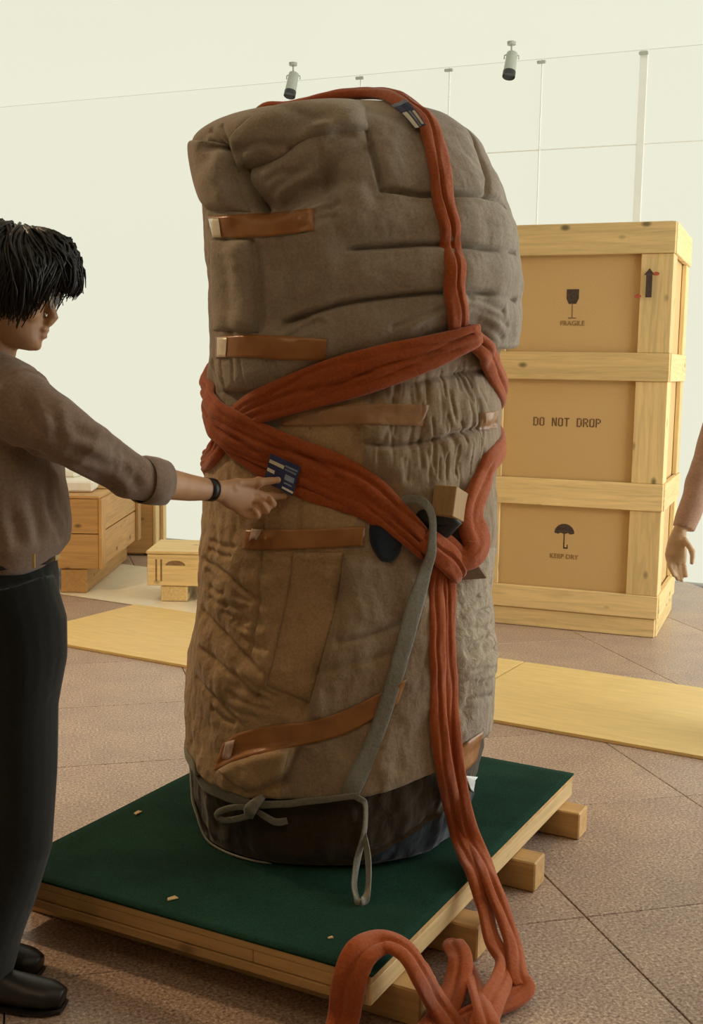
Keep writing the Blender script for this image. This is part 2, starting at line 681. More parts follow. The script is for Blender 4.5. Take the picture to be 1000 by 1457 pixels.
# ------------------------------------------------------------------ track spotlights hanging in front of the window wall
M_BLK = plain('black_enamel', (0.02, 0.02, 0.02), 0.4, 0.2)
M_SPOT = plain('pale_grey_enamel', (0.42, 0.43, 0.36), 0.45, 0.06)
for px, y0, y1, lab in ((417, 92, 136, 'small cylindrical ceiling spotlight above the left of the bundle'), (728, 55, 101, 'small cylindrical ceiling spotlight above the tall crate')):
    r_ = ray(px, y0)
    top = r_ * ((WALL_B - 0.45) / r_.dot(E2))
    top.z = CEIL
    t = thing('spotlight', top, lab, 'spotlight')
    L = (y1 - y0) / FPX * top.y
    obj('mount', MB().tube([(0, 0, 0.0), (0, 0, -0.02)], [0.03, 0.028], 16), M_SPOT, t)
    obj('stem', MB().tube([(0, 0, -0.015), (0.003, 0, -L * 0.45)], 0.006, 8), M_SPOT, t)
    ax = Vector((-0.16, -0.35, -1)).normalized()
    s = Vector((0.006, 0, -L * 0.34))
    e = s + ax * (L * 0.62)
    obj('housing', MB().tube([s - ax * 0.006, s, s + (e - s) * 0.5, e], [0.022, 0.036, 0.038, 0.040], 20), M_SPOT, t, smooth=False)
    obj('front_ring', MB().tube([e - ax * 0.002, e + ax * 0.035, e + ax * 0.02], [0.042, 0.042, 0.033], 20), M_BLK, t)
    obj('yoke', MB().tube([(-0.045, 0, -L * 0.5), (-0.045, 0, -L * 0.4), (0.0, 0, -L * 0.3), (0.05, 0, -L * 0.4), (0.05, 0, -L * 0.5)], 0.004, 6), M_SPOT, t)
# small clips where the mullions meet the ceiling
for t_ in tt:
    obj('clip', MB().box((0, 0, 0), (0.06, 0.02, 0.02), 0.003), M_SPOT, bpy.data.objects['window_1'], loc=ew(WALL_L + t_, WALL_B - 0.012, CEIL - 0.03), rz=WA)

# ------------------------------------------------------------------ plywood sheets laid as a path
SD, SN = Vector((0.869, -0.495, 0)), Vector((0.495, 0.869, 0))
S0 = Vector((0.584, 4.56, 0))
srot = math.atan2(SD.y, SD.x)
for s0, s1, lab in ((-2.675, -0.24, 'thin yellow plywood sheet on the floor before the small crates'), (-0.23, 2.3, 'thin yellow plywood sheet on the floor before the tall crate')):
    c = S0 + SD * ((s0 + s1) / 2) + SN * 0.48
    o = obj('plywood_sheet', MB().box((0, 0, 0.0075), (s1 - s0, 0.96, 0.013), 0.001), M_SHEET, None, loc=c, rz=srot)
    setprops(o, lab, 'plywood', 'plywood sheets laid on the floor')
# paler sheet by the left crates
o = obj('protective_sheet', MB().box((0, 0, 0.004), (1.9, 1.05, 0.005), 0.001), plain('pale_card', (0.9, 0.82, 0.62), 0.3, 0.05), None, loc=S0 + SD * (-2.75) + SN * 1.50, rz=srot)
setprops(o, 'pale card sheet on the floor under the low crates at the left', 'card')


# ------------------------------------------------------------------ the tall crate
def crate_frame():
    A = Vector((1.645, 6.12, 0))
    d = Vector((math.cos(math.radians(-21)), math.sin(math.radians(-21)), 0))
    return A, d


CA, CD = crate_frame()
CW, CDEP, CH = 1.04, 0.85, 2.20
crot = math.atan2(CD.y, CD.x)
CN = Vector((-CD.y, CD.x, 0))
t = thing('packing_crate', CA - CD * (CW / 2) + CN * (CDEP / 2), 'tall pine packing crate stencilled do not drop, right of the bundle', 'crate', crot)
hw, hd = CW / 2, CDEP / 2
obj('crate_box', MB().box((0, 0, 0.05 + (CH - 0.07) / 2), (CW - 0.05, CDEP - 0.05, CH - 0.07), 0.002), M_PANEL, t)
rails = [(2.036, 2.197), (1.374, 1.522), (0.687, 0.832), (0.105, 0.228)]
for z0, z1 in rails:
    for s in (-1, 1):
        obj('rail', MB().box((0, s * (hd - 0.002), (z0 + z1) / 2), (CW + 0.012, 0.030, z1 - z0), 0.003), M_PX, t)
        obj('side_rail', MB().box((s * (hw - 0.002), 0, (z0 + z1) / 2), (0.030, CDEP - 0.04, z1 - z0), 0.003), M_PY, t)
for s in (-1, 1):
    obj('sill', MB().box((0, s * (hd - 0.012), 0.052), (CW - 0.01, 0.03, 0.1), 0.003), M_PX, t)
    obj('side_sill', MB().box((s * (hw - 0.012), 0, 0.052), (0.03, CDEP - 0.05, 0.1), 0.003), M_PY, t)
for (z0, z1) in ((0.228, 0.687), (0.832, 1.374), (1.522, 2.036)):
    for s in (-1, 1):
        for q in (-1, 1):
            obj('stile', MB().box((s * (hw - 0.082), q * (hd - 0.010), (z0 + z1) / 2), (0.165, 0.024, z1 - z0 - 0.002), 0.002), M_PZ, t)
            obj('side_stile', MB().box((q * (hw - 0.010), s * (hd - 0.082), (z0 + z1) / 2), (0.024, 0.155, z1 - z0 - 0.002), 0.002), M_PZ, t)
obj('lid', MB().box((0, 0, CH - 0.008), (CW - 0.02, CDEP - 0.02, 0.018), 0.002), M_PX, t)


def crate_local(px, py):
    """point on the crate's front face, in its local x, z"""
    r = ray(px, py)
    o0 = Vector((0, 0, CAM_H))
    base = CA
    k = (base - o0).dot(CN) / r.dot(CN)
    p = o0 + r * k
    q = p - (CA - CD * (CW / 2))
    return q.dot(CD), p.z


FY = -hd + 0.025 - 0.0012       # face of the box
MF = Matrix.Rotation(math.pi / 2, 4, 'X')


def stencil(body, px, py, size, mat, yy=FY):
    x, z = crate_local(px, py)
    me = text_mesh(body, size)
    me.transform(Matrix.Translation((x, yy, z)) @ MF)
    return setprops(obj('stencil_lettering', me, mat, t), kind='stuff')


def flat_poly(polys, yy, name, mat, parent):
    mb = MB()
    for P in polys:
        n = len(P)
        v = [(x, yy, z) for x, z in P] + [(x, yy + 0.001, z) for x, z in P]
        f = [tuple(range(n)), tuple(range(2 * n - 1, n - 1, -1))] + [(i, n + i, n + (i + 1) % n, (i + 1) % n) for i in range(n)]
        mb.add(v, f)
    return obj(name, mb, mat, parent)


# block stencil letters cut from straight bars with bridges left open
GLY = {'D': [(0, 0, 1, 7), (1.3, 6, 3, 7), (1.3, 0, 3, 1), (3, .8, 4, 6.2)], 'O': [(0, .6, 1, 6.4), (3, .6, 4, 6.4), (.9, 6, 1.8, 7), (2.2, 6, 3.1, 7), (.9, 0, 1.8, 1), (2.2, 0, 3.1, 1)],
       'N': [(0, 0, 1, 7), (3, 0, 4, 7), (1.2, 4.2, 1.9, 6.2), (1.6, 2.6, 2.4, 4.4), (2.1, .8, 2.8, 2.8)], 'T': [(0, 6, 1.4, 7), (2.6, 6, 4, 7), (1.5, 0, 2.5, 7)],
       'R': [(0, 0, 1, 7), (1.3, 6, 3, 7), (1.3, 3, 3, 4), (3, 3.8, 4, 6.2), (2.3, 1.5, 3.2, 2.8), (3, 0, 4, 1.6)], 'P': [(0, 0, 1, 7), (1.3, 6, 3, 7), (1.3, 3, 3, 4), (3, 3.8, 4, 6.2)]}
STX, STZ = crate_local(805, 601)
uw = 0.0068


def letters():
    w = 'DO NOT DROP'
    x = STX - (len(w) * 5 - 1) * uw / 2
    for ch in w:
        if ch != ' ':
            o = flat_poly([[(x + a * uw, STZ + (q - 3.5) * uw), (x + c * uw, STZ + (q - 3.5) * uw), (x + c * uw, STZ + (e - 3.5) * uw), (x + a * uw, STZ + (e - 3.5) * uw)] for a, q, c, e in GLY[ch]], FY, 'stencil_letter', M_INK2, t)
            o['kind'] = 'stuff'
        x += 5 * uw


letters()
stencil('FRAGILE', 813, 460, 0.036, M_INKF)
stencil('KEEP DRY', 801, 793, 0.036, M_INKF)
x, z = crate_local(814, 411)
flat_poly([[(x - .033, z), (x + .033, z), (x + .033, z - .05), (x + .02, z - .078), (x - .02, z - .078), (x - .033, z - .05)]], FY, 'glass_mark', M_INK, t)
flat_poly([[(x - .003, z - .078), (x + .003, z - .078), (x + .003, z - .15), (x - .003, z - .15)], [(x - .022, z - .15), (x + .022, z - .15), (x + .022, z - .156), (x - .022, z - .156)]], FY, 'glass_stem_mark', M_INKF, t)
x, z = crate_local(802, 746)
um = [(x + .055 * math.cos(a), z - .052 + .052 * math.sin(a)) for a in [math.pi * i / 14 for i in range(15)]]
um += [(x - .034, z - .058), (x - .02, z - .05), (x, z - .058), (x + .02, z - .05), (x + .034, z - .058)]
flat_poly([um], FY, 'umbrella_mark', M_INK, t)
flat_poly([[(x - .003, z - .055), (x + .003, z - .055), (x + .003, z - .135), (x - .003, z - .135)], [(x - .003, z - .13), (x + .022, z - .13), (x + .022, z - .138), (x - .003, z - .138)], [(x + .016, z - .13), (x + .022, z - .13), (x + .022, z - .115), (x + .016, z - .115)]], FY, 'umbrella_handle_mark', M_INK, t)
x, z = crate_local(925, 382)
yy = -hd - 0.002 - 0.0022
flat_poly([[(x, z), (x + .028, z - .035), (x + .016, z - .035), (x + .016, z - .15), (x - .016, z - .15), (x - .016, z - .035), (x - .028, z - .035)]], -hd - 0.0232 + 0.0, 'arrow_mark', M_INK, t)
for px, py in ((908, 422), (934, 390)):
    x, z = crate_local(px, py)
    flat_poly([[(x + .018 * math.cos(a), z + .010 * math.sin(a)) for a in [2 * math.pi * i / 12 for i in range(12)]]], -hd - 0.0232, 'red_stamp', M_RED, t)


# ------------------------------------------------------------------ the low crates at the left
def box_crate(name, loc, rz, size, skid_h, label, mats, boards=2, posts=True, lid=True):
    w, d, h = size
    t = thing(name, Vector(loc) + Vector((0, 0, 0.0075)), label, 'crate', rz)
    mx, my, mz = mats
    z0 = skid_h
    bh = h / boards
    for k in range(boards):
        zc = z0 + bh * (k + 0.5)
        for s in (-1, 1):
            obj('board', MB().box((0, s * (d / 2 - 0.012), zc), (w - 0.002, 0.024, bh - 0.005), 0.003), mx, t)
            obj('end_board', MB().box((s * (w / 2 - 0.012), 0, zc), (0.022, d - 0.052, bh - 0.008), 0.003), my, t)
    if posts:
        for s in (-1, 1):
            for q in (-1, 1):
                obj('post', MB().box((s * (w / 2 + 0.010), q * (d / 2 - 0.05), z0 + h / 2), (0.022, 0.11, h - 0.004), 0.003), mz, t)
    if lid:
        obj('lid', MB().box((0, 0, z0 + h + 0.009), (w + 0.01, d + 0.01, 0.018), 0.003), mx, t)
    for s in (-1, 1):
        obj('skid', MB().box((s * (w / 2 - 0.16), 0, skid_h / 2), (0.16, d - 0.02, skid_h - 0.003), 0.004), my, t)
    return t


A0 = at_d(140, 707, 7.05)
ah = A0.z
wA, dA = 0.95, 1.3
A_C = Vector((A0.x - wA / 2, 7.05 + dA / 2, 0))
box_crate('packing_crate', A_C, 0.0, (wA, dA, ah - 0.15 - 0.02), 0.15, 'low open-grained pine crate on skids, left, beside the man', (M_OX, M_OY, M_OZ), 2)
obj_r = None
C0 = onz(212, 858, 0)
hC = at_d(212, 786, C0.y).z
zC0 = at_d(212, 836, C0.y).z
C_C = Vector((C0.x + 0.36, C0.y + 0.24, 0))
tc_ = box_crate('packing_crate', C_C, math.radians(-1), (0.74, 0.46, hC - zC0 - 0.018), zC0, 'small low pine crate on skid blocks close behind the bundle', (M_PX, M_PY, M_PZ), 1, posts=False)
# faint stencil on its front
ox = -0.20
flat_poly([[(ox + .06 * math.cos(a), (zC0 + hC) / 2 + .02 + .03 * abs(math.sin(a)) ** 1.0) for a in [math.pi * i / 8 for i in range(9)]]], -0.2312, 'umbrella_mark', M_INKF, tc_)
flat_poly([[(ox - .09 - k, zC0 + .03), (ox - .08 - k, zC0 + .03), (ox - .08 - k, hC - .05), (ox - .09 - k, hC - .05)] for k in (0, .03)], -0.2312, 'bar_mark', M_INKF, tc_)
B0 = at_d(226, 706, 8.75)
box_crate('packing_crate', Vector((B0.x - 0.32, 8.55 + 0.2, 0)), math.radians(-3), (0.64, 0.36, B0.z - 0.03), 0.01, 'narrow upright pine crate standing behind the low crates', (M_OX, M_OY, M_PZ), 1)

# packing stuff on the low crate
M_FOAM = plain('white_foam', (0.86, 0.83, 0.72), 0.8, 0.05, 20, 0.3, 30)
A_T = ah + 0.0085
for k, (dx, dy, sx, sy, sz, rz, lab) in enumerate(((0.10, -0.1, 0.55, 0.8, 0.07, 4, 'thick white foam slab lying on the low crate'), (0.08, 0.0, 0.4, 0.5, 0.05, -8, 'thin white foam slab on top of the thicker slab'))):
    me = MB().box((0, 0, sz / 2), (sx, sy, sz), 0.012).mesh('foam_slab')
    o = obj('foam_slab', me, M_FOAM, None, loc=(A_C.x + dx, A_C.y + dy, A_T + (0.07 if k else 0)), rz=math.radians(rz))
    setprops(o, lab, 'foam', 'foam slabs on the low crate')
for k, (dx, dy, L, rz, lab) in enumerate(((0.42, 0.1, 0.7, 88, 'loose pine lath lying along the edge of the low crate'), (0.0, 0.55, 0.55, -4, 'loose pine lath lying across the back of the low crate'))):
    o = obj('lath', MB().box((0, 0, 0.0125), (L, 0.06, 0.025), 0.002), M_PX, None, loc=(A_C.x + dx, A_C.y + dy, A_T), rz=math.radians(rz))
    setprops(o, lab, 'wood lath', 'laths on the low crate')
# board left on the upright crate
o = obj('lath', MB().box((0, 0, 0.0125), (0.6, 0.07, 0.025), 0.002), M_PX, None, loc=(B0.x - 0.1, 8.72, B0.z - 0.03 + 0.01 + 0.027), rz=math.radians(10))
setprops(o, 'loose pine lath lying on the narrow upright crate', 'wood lath')

# ------------------------------------------------------------------ pallet with green felt
PC = Vector((-0.072, 3.143, 0))
PR = math.radians(-27.66)
PX, PY = 1.033, 1.405
DECK = 0.161
m, nt, bs, tcn = _nt('green_felt')
mp = mapping(nt, tcn, (1, 1, 1))
n1 = noise(nt, mp, 4, 6)
n2 = noise(nt, mp, 260, 3, 0.7)
c1 = ramp(nt, n1.outputs[0], [(0.3, (0.010, 0.036, 0.022)), (0.7, (0.018, 0.062, 0.038))])
c2 = ramp(nt, n2.outputs[0], [(0.3, (0.5, 0.5, 0.5)), (0.75, (1.3, 1.3, 1.3))])
nt.links.new(mixc(nt, c1.outputs[0], c2.outputs[0], 1.0, 'MULTIPLY'), bs.inputs['Base Color'])
bs.inputs['Roughness'].default_value = 1.0
bs.inputs['Specular IOR Level'].default_value = 0.1
bump(nt, bs, n2.outputs[0], 0.6, 0.003)
M_FELT = m
pal = thing('pallet', PC, 'wooden pallet covered in dark green felt under the wrapped bundle', 'pallet', PR)
# felt: gently uneven sheet
nx, ny = 40, 54
v, f = [], []
for j in range(ny + 1):
    for i in range(nx + 1):
        x, y = (i / nx - .5) * (PX + .004), (j / ny - .5) * (PY + .004)
        z = DECK - 0.001 + 0.0012 * math.sin(9 * x + 4 * y) * math.sin(7 * y - 3 * x)
        v.append((x, y, z))
n0 = len(v)
v += [(x, y, DECK - 0.007) for x, y, z in v]
for j in range(ny):
    for i in range(nx):
        q = j * (nx + 1) + i
        f.append((q, q + 1, q + nx + 2, q + nx + 1))
        f.append((n0 + q, n0 + q + nx + 1, n0 + q + nx + 2, n0 + q + 1))
for i in range(nx):
    f.append((i, n0 + i, n0 + i + 1, i + 1))
    q = ny * (nx + 1) + i
    f.append((q, q + 1, n0 + q + 1, n0 + q))
for j in range(ny):
    q = j * (nx + 1)
    f.append((q, q + nx + 1, n0 + q + nx + 1, n0 + q))
    q += nx
    f.append((q, n0 + q, n0 + q + nx + 1, q + nx + 1))
obj('felt_top', MB().add(v, f), M_FELT, pal, smooth=True)
M_PLW = wood('pallet_ply', (0.66, 0.42, 0.17), 0, False)
obj('deck_board', MB().box((0, 0, 0.145), (PX, PY, 0.016), 0.001), M_PLW, pal)
M_PALX = wood('pallet_pine_x', (0.66, 0.40, 0.16), 0, True)
M_PALY = wood('pallet_pine_y', (0.76, 0.54, 0.26), 1, True)
for s in (-1, 1):
    obj('side_beam', MB().box((s * (PX / 2 - 0.016), 0, 0.1115), (0.030, PY, 0.050), 0.003), M_PALY, pal)
    y = s * (PY / 2 - 0.016)
    # end beams in two courses, the upper one pieced from two lengths
    obj('end_beam', MB().box((-0.13, y, 0.1215), (PX - 0.33, 0.030, 0.030), 0.002), M_PALX, pal)
    obj('end_beam', MB().box(((0.223 + PX / 2 - 0.032) / 2, y, 0.1215), (PX / 2 - 0.032 - 0.223, 0.030, 0.030), 0.002), M_PALX, pal)
    obj('end_batten', MB().box((-0.018, y * 1.004, 0.0955), (PX - 0.03, 0.034, 0.0205), 0.002), M_PALX, pal)


def pal_local(p):
    q = p - PC
    c, s = math.cos(-PR), math.sin(-PR)
    return Vector((q.x * c - q.y * s, q.x * s + q.y * c, q.z))


for px, py in ((812, 1186), (755, 1260), (640, 1345), (545, 1455)):
    q = pal_local(onz(px, py, 0))
    y = min(max(q.y, -PY / 2 + 0.15), PY / 2 - 0.06)
    obj('bearer', MB().box((0.025, y, 0.0425), (PX + 0.08, 0.085, 0.083), 0.004), M_PALX, pal)
# wood chips on the felt
M_CHIP = plain('wood_chip', (0.62, 0.42, 0.18), 0.7, 0.2)
for px, py, lab in ((196, 1157, 'small pale wood chip on green felt left of the bundle'), (245, 1279, 'largest pale wood chip on green felt by the near pallet edge'), (537, 1339, 'tiny wood chip on felt by the loop of red sling'), (470, 1335, 'tiny wood chip on felt near the front pallet corner'), (685, 1205, 'tiny wood chip on felt right of the hanging sling')):
    p = onz(px, py, DECK)
    a = random.uniform(0, 3)
    s = 0.007 if 'tiny' in lab else 0.014
    o = obj('wood_chip', MB().add([(-s, -s * .5, 0), (s, -s * .3, 0), (s * .6, s * .5, 0), (-s * .7, s * .4, 0), (-s, -s * .5, .003), (s, -s * .3, .002), (s * .6, s * .5, .004), (-s * .7, s * .4, .002)], [(0, 3, 2, 1), (4, 5, 6, 7), (0, 1, 5, 4), (1, 2, 6, 5), (2, 3, 7, 6), (3, 0, 4, 7)]), M_CHIP, None, loc=(p.x, p.y, DECK + 0.0002), rz=a)
    setprops(o, lab, 'wood chip', 'wood chips on the felt')

# ------------------------------------------------------------------ the wrapped bundle: rings measured from its outline
BD = 3.16                                   # distance of its axis
ROWS = [(1182, 292, 630), (1150, 281, 652), (1110, 274, 670), (1060, 268, 686), (1000, 266, 698), (930, 270, 704), (870, 279, 704), (800, 287, 702),
        (740, 290, 704), (660, 295, 706), (600, 300, 709), (550, 303, 712), (515, 303, 717), (490, 302, 722), (450, 299, 729), (400, 297, 734),
        (350, 295, 730), (300, 291, 719), (255, 280, 704), (222, 273, 691), (200, 273, 680), (184, 288, 666), (170, 316, 652), (159, 350, 638), (150, 395, 620), (144, 440, 595), (140, 490, 560)]
rows = []
for y, xl, xr in ROWS:
    a, b = at_d(xl, y, BD - 0.03), at_d(xr, y, BD - 0.03)
    rows.append([(a.x + b.x) / 2, (b.x - a.x) / 2, (a.z + b.z) / 2])
rows = np.array(rows)
rows[0, 2] = DECK + 0.001
rows = rows[np.argsort(rows[:, 2])]
zb = rows[:, 2]
AFULL = 0.41
NR = 540
# resample by arc length so the crown gets rings too
fine = crom(rows, 20)
seg = np.r_[0, np.cumsum(np.hypot(np.diff(fine[:, 1]), np.diff(fine[:, 2])))]
# columns: close together in front, wider behind
th = np.r_[np.linspace(math.pi * 0.97, math.pi * 2.03, 460, endpoint=False), np.linspace(math.pi * 2.03, math.pi * 2.97, 130, endpoint=False)]
NA = len(th)
ex = 0.84
cs, sn = np.cos(th), np.sin(th)
ux, uy = np.sign(cs) * np.abs(cs) ** ex, np.sign(sn) * np.abs(sn) ** ex


def surf(U):
    """points of the plain shape for an array of arc positions, one column per angle"""
    cx, aa, zz = (np.interp(U, seg, fine[:, k]) for k in range(3))
    bb = np.minimum(aa, 0.42) * np.interp(zz, [0.16, 0.5, 1.2, 1.8, 2.1], [1.06, 0.93, 0.90, 0.88, 0.88])
    cy = BD + np.interp(zz, [0.16, 1.0, 1.75, 1.95, 2.12], [0.0, 0.0, -0.01, 0.03, 0.10])
    return np.stack([cx + aa * ux, cy + bb * uy, zz], -1)


HEM = [(255, 556), (330, 560), (400, 556), (470, 540), (560, 520), (640, 503), (700, 498), (755, 496)]
BASE_LINE = [(255, 1062), (275, 1090), (300, 1118), (350, 1138), (430, 1142), (500, 1138), (560, 1124), (620, 1100), (660, 1072), (700, 1040)]
PAD_LINE = [(255, 1160), (290, 1205), (330, 1234), (400, 1246), (480, 1238), (560, 1205), (620, 1166), (680, 1120)]


def line_y(line, x):
    xs, ys = zip(*line)
    return np.interp(x, xs, ys)


U0 = np.linspace(0, seg[-1], 700)
G0 = surf(np.repeat(U0[:, None], NA, 1))
GM = G0.copy()
GM[..., 1] = np.where(GM[..., 1] > BD, 2 * BD - GM[..., 1], GM[..., 1])
PX0 = project_np(GM.reshape(-1, 3)).reshape(700, NA, 2)
KB = [18, 50, 330]
ub = []
for line, dflt in ((PAD_LINE, 0.04), (BASE_LINE, 0.16), (HEM, 1.1)):
    above = PX0[..., 1] < line_y(line, PX0[..., 0])
    k = np.argmax(above, axis=0)
    ub.append(np.where(above.any(0), U0[k], dflt))
ub[0] = np.maximum(ub[0], 0.02)
ub[1] = np.maximum(ub[1], ub[0] + 0.03)
for q in range(3):
    w_ = np.ones(9) / 9
    ub[q] = np.convolve(np.r_[ub[q][-4:], ub[q], ub[q][:4]], w_, 'valid')
kk = np.arange(NR)
U = np.stack([np.interp(kk, [0] + KB + [NR - 1], [0, ub[0][j], ub[1][j], ub[2][j], seg[-1]]) for j in range(NA)], 1)
V = surf(U).reshape(-1, 3)
zz_col = V[:, 2]
i, j = np.meshgrid(np.arange(NR - 1), np.arange(NA), indexing='ij')
Fq = np.stack([i * NA + j, i * NA + (j + 1) % NA, (i + 1) * NA + (j + 1) % NA, (i + 1) * NA + j], 2).reshape(-1, 4)
base_bvh = BVHTree.FromPolygons([tuple(p) for p in V[:: 1]], [tuple(q) for q in Fq])
CAMP = Vector((0, 0, CAM_H))


def hit(px, py, bvh=None):
    """point and normal where the view ray through a photo pixel meets the bundle (slid inwards if it just misses)"""
    bvh = bvh or base_bvh
    for k in range(120):
        r = ray(px, py).normalized()
        p, n, _, _ = bvh.ray_cast(CAMP, r)
        if p is not None:
            return p, n
        px += (490 - px) * 0.01 + (0.6 if px < 490 else -0.6)
        py += 0.4 if py < 300 else (-0.7 if py > 1120 else 0)
    raise RuntimeError('no hit')


def grid_normals(V):
    G = V.reshape(NR, NA, 3)
    dj = np.roll(G, -1, 1) - np.roll(G, 1, 1)
    di = np.gradient(G, axis=0)
    n = np.cross(dj, di)
    n /= np.linalg.norm(n, axis=2, keepdims=True) + 1e-12
    return n.reshape(-1, 3)


N0 = grid_normals(V)
PIX0 = project_np(np.stack([V[:, 0], np.where(V[:, 1] > BD, 2 * BD - V[:, 1], V[:, 1]), V[:, 2]], 1))


def stroke3(px_pts):
    pts = crom([tuple(hit(x, y)[0]) for x, y in px_pts], 5)
    return pts


disp = np.zeros(len(V))
FRONT = (V[:, 1] < BD + 0.15)


def near(poly, r):
    lo, hi = poly.min(0) - r, poly.max(0) + r
    return np.where(np.all((V > lo) & (V < hi), axis=1))[0]


def seam(pts, depth=0.010, w=0.011, puff=0.006, pw=0.05, pucker=0.0, pf=45):
    """stitched channel: narrow groove, padding swelling on both sides, gathered puckers"""
    P = stroke3(pts)
    ix = near(P, pw * 3)
    d, arc, _, L = seg_dist(V[ix], P)
    e = np.clip(np.minimum(arc, L - arc) / 0.02, 0.0, 1) if L > 0.08 else 1.0
    g = -depth * np.exp(-(d / w) ** 2) * (0.3 + 0.7 * e) + puff * np.exp(-((d - pw) / pw) ** 2) * (1 - np.exp(-(d / w) ** 2))
    if pucker:
        g = g + pucker * np.sin(arc * pf + 2 * np.sin(arc * 17)) * np.exp(-(d / 0.035) ** 2) * (1 - np.exp(-(d / w) ** 2))
    disp[ix] += g


def dent(pts, depth, w):
    P = stroke3(pts)
    ix = near(P, w * 2.6)
    d, _, _, _ = seg_dist(V[ix], P)
    disp[ix] += -depth * np.exp(-(d / w) ** 2)


def step(pts, h, w=0.006, fall=0.10, flip=1):
    """overlapping edge: the side to the right of the stroke lies deeper (flip for the left)"""
    P = stroke3(pts)
    ix = near(P, fall * 2.5)
    d, arc, idx, L = seg_dist(V[ix], P)
    tan = np.diff(P, axis=0)
    t = tan[np.clip(idx, 0, len(tan) - 1)]
    side = np.einsum('ij,ij->i', np.cross(t, V[ix] - P[np.clip(idx, 0, len(tan) - 1)]), N0[ix]) * flip
    sd = np.where(side > 0, d, -d)
    e = np.clip(np.minimum(arc, L - arc) / 0.03, 0, 1)
    prof = -1 / (1 + np.exp(np.clip(sd / w * 2, -40, 40)))
    disp[ix] += h * e * (prof + 0.5) * np.exp(-(d / fall) ** 2) - h * 0.35 * e * np.exp(-(((sd + w * 1.2)) / (w * 1.5)) ** 2)


# upper grey blanket
seam([(542, 272), (575, 276), (610, 278), (650, 279), (685, 283), (712, 296)], 0.020, 0.006, 0.010, 0.05)
seam([(522, 185), (529, 215), (536, 245), (542, 272)], 0.018, 0.006, 0.008, 0.04)
seam([(495, 355), (550, 350), (620, 347), (685, 354), (727, 361)], 0.020, 0.006, 0.010, 0.05)
seam([(405, 460), (430, 450), (490, 432), (560, 422), (630, 416), (680, 417), (728, 427)], 0.022, 0.006, 0.011, 0.05)
seam([(655, 178), (675, 210), (685, 250), (686, 281)], 0.012, 0.008, 0.006, 0.04)
seam([(452, 205), (462, 245), (470, 285), (480, 330)], 0.006, 0.010, 0.004, 0.05, 0.0015)
seam([(400, 340), (410, 390), (418, 440)], 0.005, 0.010, 0.004, 0.05, 0.0015)
seam([(325, 345), (329, 400), (332, 470)], 0.007, 0.010, 0.005, 0.04, 0.002)
step([(370, 475), (365, 405), (362, 340)], 0.022, 0.006, 0.10, 1)
dent([(360, 345), (364, 400), (369, 470)], 0.014, 0.010)
# folded corner
step([(361, 303), (346, 273), (336, 249), (333, 216), (322, 198)], 0.030, 0.007, 0.10, 1)
dent([(333, 214), (336, 249), (347, 274), (361, 301)], 0.022, 0.012)
dent([(298, 209), (313, 207), (328, 216)], 0.038, 0.013)
dent([(306, 222), (330, 236), (336, 256)], 0.012, 0.020)
dent([(298, 184), (309, 196), (318, 204)], 0.010, 0.009)
dent([(315, 178), (320, 192), (322, 204)], 0.008, 0.006)
# the flap and the hollow under its edge
dent([(340, 228), (370, 222), (395, 212), (425, 190)], 0.014, 0.035)
dent([(350, 268), (375, 276), (405, 270), (440, 246)], 0.012, 0.040)
dent([(352, 288), (385, 291), (415, 283), (447, 268), (470, 252)], 0.048, 0.026)
step([(336, 243), (366, 238), (392, 222), (414, 206), (436, 193), (480, 181)], 0.016, 0.014, 0.09, -1)
seam([(336, 216), (366, 206), (412, 208)], 0.009, 0.006, 0.004, 0.03)
seam([(374, 163), (427, 172), (469, 183)], 0.009, 0.006, 0.004, 0.03)
dent([(470, 240), (500, 225), (520, 215)], 0.010, 0.018)
dent([(480, 262), (515, 262), (535, 285)], 0.008, 0.020)
for a, b in (((384, 268), (430, 240)), ((395, 282), (446, 256)), ((376, 255), (410, 243)), ((430, 300), (470, 283)), ((440, 312), (480, 296)), ((436, 325), (476, 312)),
             ((560, 466), (628, 440)), ((590, 472), (634, 452)), ((664, 424), (708, 442)), ((664, 436), (712, 460)), ((668, 450), (706, 478)), ((400, 470), (436, 452)), ((415, 478), (455, 458)), ((470, 205), (500, 196))):
    m_ = ((a[0] + b[0]) / 2, (a[1] + b[1]) / 2 - 3)
    dent([a, m_, b], 0.009, 0.009)
for x0 in (310, 322, 338, 350, 385, 395):
    dent([(x0, 514), (x0 + 3, 530), (x0 + 6, 548)], 0.006, 0.006)
# lower hem of the upper blanket
ri = np.arange(len(V)) // NA
sdh = (U.ravel() - np.repeat(ub[2][None], NR, 0).ravel())
disp += np.where(sdh > 0, 0.020 * np.exp(-(sdh / 0.10) ** 2) * np.clip(sdh / 0.012, 0, 1) ** 0.5, -0.022 * np.exp(-(sdh / 0.12) ** 2))
# crinkled quilt on the right
seam([(520, 560), (555, 546), (590, 545), (630, 537), (675, 532), (708, 528)], 0.010, 0.007, 0.006, 0.04, 0.0014, 190)
seam([(515, 630), (562, 634), (617, 626), (670, 612), (706, 602)], 0.012, 0.007, 0.007, 0.04, 0.0014, 190)
step([(521, 692), (517, 660), (515, 612), (513, 590)], 0.018, 0.006, 0.09, -1)
seam([(537, 636), (539, 660), (541, 692)], 0.007, 0.006, 0.004, 0.03)
for k in range(60):
    x = RNG.uniform(525, 700)
    y = RNG.uniform(515, 660)
    L = RNG.uniform(18, 42)
    lean = (x - 600) * 0.05 + RNG.uniform(-5, 5)
    dent([(x, y), (x + lean * .5 + RNG.uniform(-2, 2), y + L / 2), (x + lean, y + L)], RNG.uniform(0.002, 0.005), RNG.uniform(0.003, 0.006))
